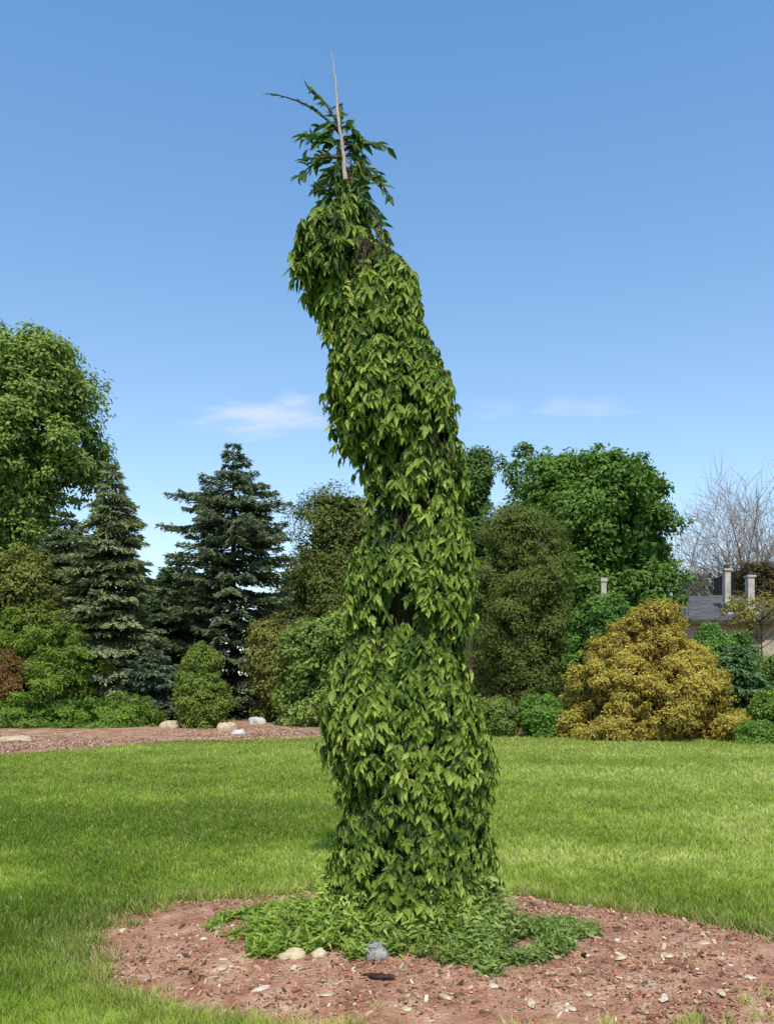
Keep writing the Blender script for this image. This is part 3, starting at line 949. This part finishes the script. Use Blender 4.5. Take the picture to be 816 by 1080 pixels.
def build_stones():
    def on_bed(px, py):
        x, y = G(px, py)
        return (x, y, float(mulch_z(np.array([x]), np.array([y]))[0]) + .01)
    x, y, z = on_bed(397, 1022)
    rock('rock', (x, y, z + .01), (.085, .07, .08), 'stone_grey', 'bluish grey rock half hidden in the greenery at the tree foot', seed=3)
    x, y, z = on_bed(309, 1020)
    rock('rock', (x, y, z), (.085, .055, .042), 'stone_cream', 'wider cream coloured flat stone left of the grey rock', seed=5, rot=.3)
    x, y, z = on_bed(337, 1021)
    rock('rock', (x, y, z), (.05, .04, .04), 'stone_cream', 'small cream coloured stone next to the wider flat one', seed=8)
    x, y, z = on_bed(400, 1046)
    rock('bark_slab', (x, y, z + .01), (.095, .022, .012), 'bark_piece', 'long dark piece of bark lying on the mulch', 'bark piece', seed=11, rot=-.15, smooth=False, sub=2)
    k = 0
    for px, py in ((560, 1017), (585, 1022), (617, 1021), (705, 1020), (742, 1004), (650, 1003), (655, 1022), (620, 1060), (700, 1062), (560, 1068), (470, 1062), (275, 1052),
                   (235, 1032), (345, 1060), (215, 1000), (430, 1075), (600, 1072), (790, 1040), (130, 985), (190, 1015), (520, 1052), (760, 1058)):
        x, y, z = on_bed(px, py)
        rock('pale_flake', (x, y, z - .004), (rng.uniform(.025, .065), rng.uniform(.018, .03), rng.uniform(.008, .014)), ('stone_cream', 'stone_tan', 'stone_pale')[k % 3],
             'small pale flat flake of stone or wood lying in the red brown mulch', 'stone flake', 'pale flakes scattered over the mulch bed', seed=20 + k, rot=rng.uniform(0, 3), smooth=False, sub=2)
        k += 1
    for px, py, sz, mt, lb in ((271, 766, (.36, .3, .30), 'stone_white', 'rounded white boulder beside the light green shrub'),
                               (180, 770, (.40, .3, .28), 'stone_tan', 'greyish tan boulder left of the small conical shrub'),
                               (240, 773, (.42, .3, .30), 'stone_tan', 'tan boulder tucked right of the small conical shrub'),
                               (252, 777, (.22, .2, .15), 'stone_white', 'small pale stone in front of the tan boulder'),
                               (14, 785, (.6, .3, .14), 'stone_tan', 'low flat slab of rock in mulch at far left')):
        x, y = G(px, py)
        y = max(y, lawn_far(x) + .3)
        x = (px - CX) / F * y
        rock('boulder', (x, y, .10), sz, mt, lb, 'boulder', seed=int(px))


# ------------------------------------------------------------------ buildings
def box(x0, x1, y0, y1, z0, z1):
    v = np.array([[x0, y0, z0], [x1, y0, z0], [x1, y1, z0], [x0, y1, z0], [x0, y0, z1], [x1, y0, z1], [x1, y1, z1], [x0, y1, z1]], float)
    f = np.array([[0, 3, 2, 1], [4, 5, 6, 7], [0, 1, 5, 4], [1, 2, 6, 5], [2, 3, 7, 6], [3, 0, 4, 7]])
    return v, [f], np.ones((8, 3))


def boxes(name, lst, mat, parent):
    V, Fc, _ = merge([box(*b) for b in lst])
    return mesh_obj(name, V, Fc, M[mat], parent)


def sub(o, parent_part):
    """make o a sub-part: re-parent under a part whose own offset is zero"""
    o.parent = parent_part
    return o


def gable(name, x0, x1, y0, y1, ze, zr, th, mat, parent):
    ym = (y0 + y1) / 2
    prof = np.array([[y0, ze], [ym, zr], [y1, ze], [y1, ze + th], [ym, zr + th], [y0, ze + th]])
    nx = 24
    xs = np.linspace(x0, x1, nx)
    V = np.concatenate([np.stack([np.full(6, x), prof[:, 0], prof[:, 1] + .03 * math.sin(x * 1.7)], 1) for x in xs])
    Q = []
    for k in range(nx - 1):
        for j in range(6):
            a, b = k * 6 + j, k * 6 + (j + 1) % 6
            Q.append([a, b, b + 6, a + 6])
    e = (nx - 1) * 6
    Q += [[0, 1, 4, 5], [1, 2, 3, 4], [e + 5, e + 4, e + 1, e], [e + 4, e + 3, e + 2, e + 1]]
    return mesh_obj(name, V, [np.array(Q)], M[mat], parent)


def window(parent, x0, x1, y, z0, z1):
    fr = boxes('window', [(x0 - .08, x0, y - .06, y - .003, z0 - .08, z1 + .08), (x1, x1 + .08, y - .06, y - .003, z0 - .08, z1 + .08), (x0, x1, y - .06, y - .003, z1, z1 + .08),
                          (x0, x1, y - .09, y - .003, z0 - .08, z0), ((x0 + x1) / 2 - .02, (x0 + x1) / 2 + .02, y - .05, y - .003, z0, z1)], 'dark_trim', parent)
    p = boxes('pane', [(x0, x1, y - .03, y - .004, z0, z1)], 'glass', parent)
    p.parent = fr


def build_buildings():
    Y = 45.
    s = Y / F
    X = lambda px: (px - CX) * s
    Z = lambda py: EYE + (HY - py) * s
    h = thing('stone_house', 'low pale house with grey shingle roof and white chimneys behind the shrubs at right', 'house', (X(770), Y, 0))
    ze = Z(656)
    wx0, wx1 = X(716), X(900)
    w = boxes('wall', [(wx0, wx1, Y, Y + 7, -.1, ze)], 'stucco', h)
    # gable ends
    mesh_obj('gable_wall', np.array([[wx0 + .003, Y, ze], [wx0 + .003, Y + 7, ze], [wx0 + .003, Y + 3.5, ze + 1.5]]), [np.array([[0, 1, 2]])], M['stucco'], h)
    r = gable('roof', X(711), X(905), Y - .5, Y + 7.5, ze - .05, ze + 1.62, .14, 'shingle', h)
    boxes('fascia', [(X(711) + .05, X(905), Y - .53, Y - .503, ze - .14, ze + .08)], 'dark_trim', h)
    # ventilator on the ridge
    boxes('roof_vent', [(X(724), X(729), Y + 3.2, Y + 3.8, ze + 1.5, ze + 2.0)], 'white_paint', h)
    # chimneys: shaft, cap and pot
    for px, top, wd in ((772, 598, .15), (797, 605, .17)):
        x = X(px)
        c = boxes('chimney', [(x - wd, x + wd, Y + .6, Y + 1.0, ze + .1, Z(top) - .10), (x - wd - .07, x + wd + .07, Y + .53, Y + 1.07, Z(top) - .10, Z(top)),
                              (x - wd - .25, x + wd + .25, Y + .4, Y + 1.2, ze, ze + .75)], 'white_paint', h)
        p = boxes('pot', [(x - .1, x + .1, Y + .7, Y + .9, Z(top), Z(top) + .22)], 'dark_trim', h)
        p.parent = c
    # taller brown wing
    boxes('upper_wing', [(X(776) * 49 / 45, X(860) * 49 / 45, Y + 4.0, Y + 7.4, ze - .2, Z(600) + .42)], 'brown_siding', h)
    window(h, X(812) * 49 / 45, X(820) * 49 / 45, Y + 4.0, Z(636), Z(616))
    for px in (797, 842, 870):
        window(h, X(px - 4.5), X(px + 4.5), Y, Z(676), Z(659.5))
    boxes('door', [(X(752), X(764), Y - .06, Y - .004, 0, 2.1)], 'dark_trim', h)
    # small outbuilding whose chimney shows between the trees
    Y2 = 30.6
    s2 = Y2 / F
    X2 = lambda px: (px - CX) * s2
    Z2 = lambda py: EYE + (HY - py) * s2
    b = thing('garden_shed', 'pale chimney stack of an outbuilding showing between the round tree and green shrub', 'outbuilding', (X2(645), Y2, 0))
    boxes('wall', [(X2(630), X2(668), Y2, Y2 + 1.6, -.1, 2.3)], 'stucco', b)
    gable('roof', X2(627), X2(671), Y2 - .25, Y2 + 1.85, 2.25, 2.95, .1, 'shingle', b)
    c = boxes('chimney', [(X2(634.5), X2(640), Y2 + .1, Y2 + .32, 2.3, Z2(613)), (X2(633.8), X2(640.7), Y2 + .07, Y2 + .35, Z2(613), Z2(609))], 'white_paint', b)


def bare_tree(label, px, top, Y, spread, loc_group=None):
    s = Y / F
    base = np.array([(px - CX) * s, Y, 0.])
    root = thing('bare_tree', label, 'tree', base)
    H = EYE + (HY - top) * s
    limbs, twigs = [], []

    def grow(p, d, length, r, lvl):
        n = 5
        pts = [p]
        dd = d.copy()
        for i in range(n):
            dd = unit(dd + rng.normal(0, .055, 3) + np.array([0, 0, .035 if lvl < 3 else .01]))
            pts.append(pts[-1] + dd * length / n)
        pts = np.array(pts)
        (limbs if lvl < 2 else twigs).append((pts, np.linspace(r, r * .45, n + 1)))
        if lvl >= 4:
            return
        kids = (7, 8, 6, 4)[lvl]
        for k in range(kids):
            t = rng.uniform(.25, 1)
            i = min(int(t * n), n - 1)
            a = pts[i] + (pts[i + 1] - pts[i]) * (t * n - i)
            az = rng.uniform(0, 2 * math.pi)
            sp = rng.uniform(.25, .62)
            side = unit(np.cross(dd, np.array([math.cos(az), math.sin(az), .3])))
            nd = unit(dd * (1 - sp) + side * sp * 1.1 + np.array([0, 0, .12]))
            grow(a, nd, length * rng.uniform(.5, .72), max(r * .5 * (1.15 - t * .4), .013), lvl + 1)

    trunk_top = base + np.array([0, 0, H * .36])
    limbs.append((np.linspace(base - [0, 0, .1], trunk_top, 6), np.linspace(.26, .2, 6)))
    for k in range(13):
        az = k / 13 * 2 * math.pi + rng.uniform(-.2, .2)
        til = rng.uniform(.35, .8) if k % 2 else rng.uniform(.05, .4)
        d = unit(np.array([math.cos(az) * til * spread, math.sin(az) * til * spread, 1.]))
        grow(trunk_top - np.array([0, 0, rng.uniform(0, .08) * H]), d, H * rng.uniform(.34, .44), .10, 1)
    V, Fc = tubes(limbs, 6)
    mesh_obj('trunk', V, Fc, M['grey_bark'], root, smooth=True)
    V, Fc = tubes(twigs, 3)
    mesh_obj('crown', V, Fc, M['grey_bark'], root)


# ------------------------------------------------------------------ planting
def build_planting():
    SP_D, SP_L = (.018, .032, .022), (.12, .16, .11)
    # ---- left
    leafy('broadleaf_tree', 'tall leafy light green tree rising at the left edge of the photo', 'tree',
          [(350, 28, 60), (362, 5, 80), (380, -18, 92), (405, -35, 102), (430, -45, 108), (455, -50, 122), (478, -50, 122), (500, -50, 104), (530, -50, 80), (565, -45, 62), (600, -40, 50)],
          38, (.024, .05, .016), (.125, .20, .06), warm=(1.68, 1.45, 1.1), fill=.1, leaf=0.279, n_clump=330, per=105, clump=0.838, tip=(.20, .28, .08), tip_amt=.35, trunk_r=.3, aspect=.5, rough_edge=.6)
    leafy('broadleaf_tree', 'tall tree cut by the left edge, only its outer leaves in view', 'tree',
          [(322, -60, 2), (345, -90, 8), (400, -120, 5), (500, -140, -20), (600, -130, -30)], 40.5, (.02, .045, .012), (.10, .16, .04), leaf=0.274, n_clump=140, per=80, clump=0.876, trunk_r=.3)
    spruce('spruce_tree', 'grey green spruce with a thin leader beside the tall leafy tree', 'tree',
           [(488, 116, 121), (510, 104, 133), (530, 98, 140), (552, 86, 152), (570, 84, 150), (592, 68, 158), (620, 58, 154), (650, 48, 160), (680, 44, 168), (712, 40, 176), (745, 40, 176), (760, 46, 170)],
           34, SP_D, (.16, .20, .14), whorls=30, per_whorl=13, sag=.30, lift=.16, dens=1.15, gap=.08)
    spruce('spruce_tree', 'broad shadowy conifer left of the thin spruce, under the leafy tree', 'tree',
           [(540, 66, 74), (565, 44, 96), (590, 28, 108), (620, 12, 118), (650, 0, 124), (690, -10, 130)], 36.5, (.02, .036, .022), (.10, .13, .075), whorls=20, per_whorl=13, sag=.3, dens=1.1)
    leafy('olive_shrub', 'olive yellow shrub at left edge below the leafy tree', 'shrub',
          [(586, 0, 30), (600, -25, 56), (620, -40, 72), (645, -45, 80), (680, -45, 80), (720, -40, 70)], 32.5, (.03, .045, .012), (.11, .14, .04), leaf=0.172, n_clump=190, per=90, clump=0.515, trunk=False, mat='leaf')
    leafy('spreading_shrub', 'wide bright green spreading shrub sloping down at left', 'shrub',
          [(640, 12, 48), (652, -20, 72), (668, -40, 96), (690, -50, 116), (715, -50, 128), (738, -45, 134), (752, -40, 130)], 32, (.022, .05, .010), (.105, .185, .034), leaf=0.192, n_clump=300, per=110,
          clump=0.461, flat=.5, trunk=False, aspect=.3, droop=.25)
    leafy('red_brown_shrub', 'round red brown shrub at the left edge', 'shrub',
          [(686, -8, 20), (695, -22, 28), (710, -30, 34), (730, -30, 34), (748, -26, 30)], 30.2, (.04, .028, .012), (.125, .09, .04), leaf=0.116, n_clump=110, per=80, clump=0.336, trunk=False, aspect=.4)
    leafy('low_shrub', 'low bright green juniper mat spreading along the left mulch', 'shrub',
          [(733, -20, 110), (742, -40, 145), (754, -45, 163), (766, -40, 170), (774, -30, 166)], 30.3, (.022, .055, .010), (.10, .19, .035), leaf=0.167, n_clump=280, per=90, clump=0.334, flat=.45, depth=.42,
          trunk=False, aspect=.28)
    spruce('spruce_tree', 'tall dark spruce with upswept boughs left of the weeping tree', 'tree',
           [(467, 243, 249), (485, 232, 262), (505, 222, 272), (520, 198, 288), (535, 184, 298), (550, 176, 306), (570, 190, 304), (600, 186, 304), (640, 180, 306), (680, 178, 308), (712, 178, 308), (745, 180, 306), (757, 190, 300)],
           37, (.014, .026, .020), (.10, .135, .10), whorls=32, per_whorl=11, sag=.12, lift=.05, dens=1.2, gap=.12)
    spruce('spruce_tree', 'shorter green fir standing behind the small conical shrub', 'tree',
           [(584, 184, 190), (605, 164, 212), (630, 152, 226), (660, 146, 232), (700, 140, 238), (730, 140, 240)], 39.5, (.018, .04, .024), (.07, .12, .07), whorls=22, per_whorl=12, sag=.12, dens=1.1)
    spruce('spruce_shrub', 'low dark spruce with sweeping boughs left of the small conical shrub', 'shrub',
           [(688, 156, 166), (700, 138, 186), (715, 130, 196), (732, 124, 202), (748, 128, 200)], 32.8, (.016, .03, .024), (.075, .11, .09), whorls=12, per_whorl=13, sag=.15, dens=1.6)
    leafy('juniper_tree', 'olive green bushy tree between dark spruce and weeping tree', 'tree',
          [(514, 340, 366), (528, 322, 392), (548, 308, 420), (575, 300, 435), (610, 296, 440), (650, 298, 440), (700, 300, 430)], 41, (.03, .042, .014), (.115, .13, .045), warm=(1.42, 1.5, 1.05), leaf=0.223, n_clump=270, per=105,
          clump=0.703, aspect=.35, trunk_r=.2)
    leafy('conical_shrub', 'small bright green conical shrub standing alone at lawn edge', 'shrub',
          [(681, 207, 219), (690, 198, 228), (705, 189, 236), (725, 181, 243), (745, 178, 247), (760, 180, 246), (770, 186, 240)], 29, (.024, .055, .012), (.09, .165, .036), leaf=0.123, n_clump=230, per=80,
          clump=0.246, lobe=.11, trunk=False, aspect=.4, tip=(.15, .21, .05), tip_amt=.5, up=.8)
    leafy('golden_shrub', 'yellowish shrub between dark spruce and light green shrub', 'shrub',
          [(656, 268, 300), (668, 258, 318), (685, 254, 326), (710, 258, 326), (735, 262, 320), (755, 262, 318)], 33, (.035, .05, .014), (.125, .15, .045), leaf=0.149, n_clump=170, per=80, clump=0.398, trunk=False)
    leafy('rounded_shrub', 'light green rounded shrub touching left side of the weeping tree', 'shrub',
          [(648, 336, 378), (660, 316, 402), (680, 298, 420), (705, 288, 432), (730, 284, 436), (752, 282, 434), (770, 290, 428)], 31, (.024, .06, .016), (.11, .19, .055), leaf=0.2, n_clump=260, per=90,
          clump=0.425, lobe=.14, trunk=False, aspect=.5, tip=(.17, .25, .08), tip_amt=.4)
    # ---- right
    leafy('broadleaf_tree', 'dark green tree crown peeping out right of the weeping tree', 'tree',
          [(478, 490, 510), (492, 478, 519), (515, 472, 522), (545, 468, 518), (580, 465, 520), (640, 462, 520)], 42., (.014, .038, .014), (.06, .12, .035), leaf=.26, n_clump=170, per=85, clump=.62, trunk_r=.25)
    leafy('airy_tree', 'loose airy tree top with sky showing through, behind the olive cedar', 'tree',
          [(472, 540, 562), (482, 522, 580), (500, 516, 588), (520, 518, 592), (545, 520, 590), (580, 520, 590), (620, 520, 590)], 39., (.014, .045, .016), (.075, .15, .045), leaf=.24, n_clump=62, per=60, clump=.5,
          trunk_r=.22, fill=.0, rough_edge=1.1)
    leafy('maple_tree', 'large dark green rounded tree right of the weeping tree', 'tree',
          [(484, 588, 634), (494, 568, 668), (508, 556, 686), (526, 548, 704), (548, 542, 718), (572, 540, 727), (600, 540, 728), (630, 544, 724), (655, 552, 716), (685, 566, 700)], 35., (.010, .034, .010),
          (.062, .142, .028), leaf=.24, n_clump=430, per=120, clump=.72, trunk_r=.35, tip=(.10, .19, .045), tip_amt=.3, rough_edge=.6)
    leafy('cedar_tree', 'broad olive brown cedar immediately right of the weeping tree', 'tree',
          [(536, 520, 558), (552, 504, 586), (575, 496, 602), (605, 490, 612), (640, 486, 618), (680, 486, 620), (715, 490, 616), (742, 498, 606)], 29.5, (.030, .038, .014), (.10, .12, .042), warm=(1.5, 1.5, 1.05), leaf=.15, n_clump=420,
          per=110, clump=.46, aspect=.3, trunk_r=.2, tip=(.09, .14, .035), tip_amt=.35)
    leafy('green_shrub', 'deep green upright shrub between olive cedar and golden bush', 'shrub',
          [(632, 622, 650), (646, 604, 668), (665, 594, 680), (690, 588, 690), (720, 588, 690), (748, 592, 684)], 27.5, (.014, .045, .012), (.065, .15, .035), leaf=.15, n_clump=240, per=90, clump=.4, trunk=False)
    leafy('golden_bush', 'large golden yellow bush at the right edge of the lawn', 'shrub',
          [(634, 674, 696), (644, 662, 712), (658, 652, 726), (676, 640, 738), (694, 616, 750), (712, 600, 764), (732, 590, 776), (752, 582, 788), (770, 580, 793), (786, 586, 788)], 25.0, (.075, .046, .016), (.27, .20, .055), warm=(1.46, 1.48, 1.12),
          leaf=.115, n_clump=560, per=120, clump=.27, lobe=.085, trunk=False, aspect=.38, tip=(.36, .32, .075), tip_amt=.5, up=.7)
    leafy('low_shrub', 'low olive yellow shrub at the foot of the olive cedar', 'shrub',
          [(738, 508, 536), (748, 500, 548), (762, 498, 552), (776, 502, 550)], 25.6, (.035, .055, .015), (.13, .17, .055), warm=(1.5, 1.5, 1.), leaf=.10, n_clump=120, per=70, clump=.24, trunk=False)
    leafy('low_shrub', 'low fresh green shrub left of the golden bush', 'shrub',
          [(732, 556, 584), (744, 544, 598), (760, 540, 602), (777, 546, 598)], 25.4, (.02, .06, .012), (.085, .19, .04), leaf=.10, n_clump=140, per=80, clump=.25, trunk=False)
    leafy('green_shrub', 'bright green shrub below the grey roof, right of golden bush top', 'shrub',
          [(660, 738, 752), (670, 730, 766), (688, 724, 780), (715, 724, 786), (745, 730, 784)], 29., (.018, .055, .014), (.08, .18, .045), leaf=.14, n_clump=190, per=80, clump=.34, trunk=False)
    spruce('dark_conifer', 'dark bluish conifer standing right of the golden bush', 'tree',
           [(682, 772, 778), (696, 760, 790), (710, 750, 800), (730, 742, 804), (756, 740, 806), (772, 744, 802)], 25.6, (.018, .045, .026), (.075, .135, .075), whorls=16, per_whorl=13, sag=.1, lift=.02, dens=1.7)
    leafy('rounded_shrub', 'light green rounded shrub cut by the right edge beside the dark conifer', 'shrub',
          [(728, 800, 850), (742, 790, 870), (762, 788, 880), (788, 794, 880)], 23.4, (.03, .075, .014), (.12, .22, .05), leaf=.11, n_clump=170, per=80, clump=.26, trunk=False)
    leafy('low_shrub', 'low green shrub in front of dark conifer at right lawn edge', 'shrub',
          [(762, 782, 806), (772, 772, 816), (788, 774, 816)], 22.6, (.025, .07, .014), (.10, .20, .045), leaf=.09, n_clump=90, per=70, clump=.18, trunk=False)
    leafy('green_shrub', 'green bush in front of the pale house wall at the right edge', 'shrub',
          [(692, 812, 850), (704, 800, 870), (720, 794, 880), (750, 794, 880)], 31., (.02, .055, .016), (.085, .17, .05), leaf=.15, n_clump=150, per=80, clump=.36, trunk=False)
    leafy('small_tree', 'slender olive green tree standing before the house wall', 'tree',
          [(628, 786, 812), (636, 764, 840), (648, 752, 850), (656, 770, 840)], 41., (.045, .055, .018), (.15, .17, .055), leaf=.18, n_clump=40, per=34, clump=.34, lobe=.09, trunk_r=.06, fill=.02, rough_edge=.9)
    leafy('far_tree', 'distant green tree above the grey roof beside the large rounded tree', 'tree',
          [(606, 728, 744), (616, 718, 756), (630, 712, 764), (650, 708, 770), (700, 708, 770)], 62., (.025, .06, .022), (.09, .16, .06), leaf=.34, n_clump=110, per=70, clump=.8, trunk_r=.22)
    leafy('ivy', 'brownish creeper covering the tall block behind the white chimneys', 'creeper',
          [(594, 790, 812), (602, 777, 826), (622, 774, 832), (644, 774, 832)], 48.2, (.03, .022, .014), (.085, .07, .04), leaf=.2, n_clump=90, per=60, clump=.4, depth=.22, lobe=.2, trunk=False,
          warm=(1.4, 1.3, 1.))
    leafy('green_shrub', 'tall loose green shrub hiding the lower house wall at right', 'shrub',
          [(668, 776, 786), (684, 768, 800), (704, 762, 806), (740, 760, 808)], 33., (.02, .05, .016), (.09, .16, .055), leaf=.16, n_clump=80, per=60, clump=.34, trunk=False, lobe=.14)
    bare_tree('bare grey tree with fine leafless twigs rising behind the house', 790, 506, 58., 2.1)
    # distant belt that closes the view below the crowns
    for i, (px, top, w, Y, c, lb) in enumerate((
            (60, 606, 120, 55., 0, 'far hedge tree behind the left spruces'), (180, 612, 110, 58., 1, 'far hedge tree behind the small conical shrub'),
            (330, 606, 130, 56., 0, 'far hedge tree behind the olive bushy tree'), (480, 606, 130, 57., 1, 'far hedge tree hidden behind the weeping tree'),
            (600, 650, 120, 60., 0, 'far hedge tree behind the large rounded tree'), (-70, 632, 130, 55., 1, 'far hedge tree beyond the left edge'),
            (880, 650, 110, 66., 0, 'far hedge tree beyond the right edge'))):
        leafy('far_tree', lb, 'tree', [(top, px - w * .2, px + w * .2), (top + 15, px - w * .4, px + w * .4), (top + 45, px - w * .52, px + w * .52), (top + 90, px - w * .5, px + w * .5), (728, px - w * .5, px + w * .5)],
              Y, (.018, .035, .014), ((.07, .11, .035), (.06, .10, .05))[c], leaf=.4, n_clump=170, per=75, clump=1.0, trunk_r=.2, group='trees of the far hedge')


# ------------------------------------------------------------------ world, sun, camera
SUN_EL, SUN_AZ = R(57), R(2)          # behind the camera, a little to the right


def build_light():
    w = bpy.data.worlds.new('World')
    SC.world = w
    w.use_nodes = True
    nt = w.node_tree
    for n in list(nt.nodes):
        nt.nodes.remove(n)
    N = nt.nodes.new
    out = N('ShaderNodeOutputWorld')
    bg = N('ShaderNodeBackground')
    bg.inputs['Strength'].default_value = .15
    sky = N('ShaderNodeTexSky')
    sky.sky_type = 'NISHITA'
    sky.sun_disc = False
    sky.sun_elevation = SUN_EL
    sky.sun_rotation = math.pi - SUN_AZ
    sky.altitude = 200
    sky.air_density = 1.0
    sky.dust_density = .6
    sky.ozone_density = 2.0
    tc = N('ShaderNodeTexCoord')
    sep = N('ShaderNodeSeparateXYZ')
    nt.links.new(tc.outputs['Generated'], sep.inputs[0])

    def math_(op, a, b=None, c=None):
        n = N('ShaderNodeMath')
        n.operation = op
        for i, q in enumerate((a, b, c)):
            if q is None:
                continue
            if isinstance(q, (int, float)):
                n.inputs[i].default_value = q
            else:
                nt.links.new(q, n.inputs[i])
        return n.outputs[0]
    yy = math_('MAXIMUM', sep.outputs['Y'], .05)
    u = math_('DIVIDE', sep.outputs['X'], yy)
    v = math_('DIVIDE', sep.outputs['Z'], yy)
    cmb = N('ShaderNodeCombineXYZ')
    nt.links.new(math_('MULTIPLY', u, 9.), cmb.inputs[0])
    nt.links.new(math_('MULTIPLY', v, 42.), cmb.inputs[1])
    nz = N('ShaderNodeTexNoise')
    nz.inputs['Scale'].default_value = 1.3
    nz.inputs['Detail'].default_value = 5
    nz.inputs['Roughness'].default_value = .55
    nt.links.new(cmb.outputs[0], nz.inputs['Vector'])
    total = None
    for px, py, a, b, k, slope in ((282, 440, 92, 25, .75, .06), (612, 430, 66, 15, .34, .0), (520, 432, 40, 18, .16, 0), (150, 560, 46, 22, .34, 0), (100, 600, 200, 40, .16, 0)):
        u0, v0 = (px - CX) / F, (HY - py) / F
        du = math_('DIVIDE', math_('SUBTRACT', u, u0), a / F)
        dv = math_('DIVIDE', math_('SUBTRACT', math_('SUBTRACT', v, v0), math_('MULTIPLY', math_('SUBTRACT', u, u0), slope)), b / F)
        e = math_('SUBTRACT', 1., math_('ADD', math_('MULTIPLY', du, du), math_('MULTIPLY', dv, dv)))
        e = math_('ADD', e, math_('MULTIPLY', math_('SUBTRACT', nz.outputs['Fac'], .55), 2.6))
        mr = N('ShaderNodeMapRange')
        mr.interpolation_type = 'SMOOTHSTEP'
        mr.inputs['From Min'].default_value = 0.
        mr.inputs['From Max'].default_value = 1.1
        nt.links.new(e, mr.inputs['Value'])
        m = math_('MULTIPLY', mr.outputs[0], k)
        total = m if total is None else math_('MAXIMUM', total, m)
    hs = N('ShaderNodeHueSaturation')
    hs.inputs['Hue'].default_value = .494
    sr = N('ShaderNodeMapRange')
    sr.inputs['From Max'].default_value = .62
    sr.inputs['To Min'].default_value = .90
    sr.inputs['To Max'].default_value = 1.17
    nt.links.new(sep.outputs['Z'], sr.inputs['Value'])
    nt.links.new(sr.outputs[0], hs.inputs['Saturation'])
    vr = N('ShaderNodeMapRange')
    vr.inputs['From Min'].default_value = 0.
    vr.inputs['From Max'].default_value = .62
    vr.inputs['To Min'].default_value = 1.3
    vr.inputs['To Max'].default_value = 1.70
    nt.links.new(sep.outputs['Z'], vr.inputs['Value'])
    nt.links.new(vr.outputs[0], hs.inputs['Value'])
    nt.links.new(sky.outputs[0], hs.inputs['Color'])
    mx = N('ShaderNodeMix')
    mx.data_type = 'RGBA'
    mx.inputs['B'].default_value = (5.0, 5.6, 6.4, 1)
    nt.links.new(total, mx.inputs['Factor'])
    nt.links.new(hs.outputs[0], mx.inputs['A'])
    nt.links.new(mx.outputs['Result'], bg.inputs['Color'])
    nt.links.new(bg.outputs[0], out.inputs['Surface'])

    L = bpy.data.lights.new('sun', 'SUN')
    L.energy = 4.8
    L.angle = R(.5)
    L.color = (1, .93, .80)
    o = bpy.data.objects.new('sun', L)
    COL.objects.link(o)
    from mathutils import Vector
    d = Vector((math.sin(SUN_AZ) * math.cos(SUN_EL), -math.cos(SUN_AZ) * math.cos(SUN_EL), math.sin(SUN_EL)))
    o.rotation_euler = d.to_track_quat('Z', 'Y').to_euler()
    o.location = d * 60

    cam = bpy.data.cameras.new('camera')
    cam.sensor_fit = 'VERTICAL'
    cam.sensor_height = 36
    cam.lens = F / 1080 * 36
    cam.shift_y = (HY - 540) / 1080
    cam.clip_end = 3000
    c = bpy.data.objects.new('camera', cam)
    c.location = (0, 0, EYE)
    c.rotation_euler = (R(90), 0, 0)
    COL.objects.link(c)
    SC.camera = c
    SC.view_settings.view_transform = 'Standard'
    SC.view_settings.look = 'None'
    SC.view_settings.exposure = 0
    SC.view_settings.gamma = 1


build_setting()
build_mulch_detail()
build_grass()
build_weeping_tree()
build_ground_cover()
build_stones()
build_buildings()
build_planting()
build_light()
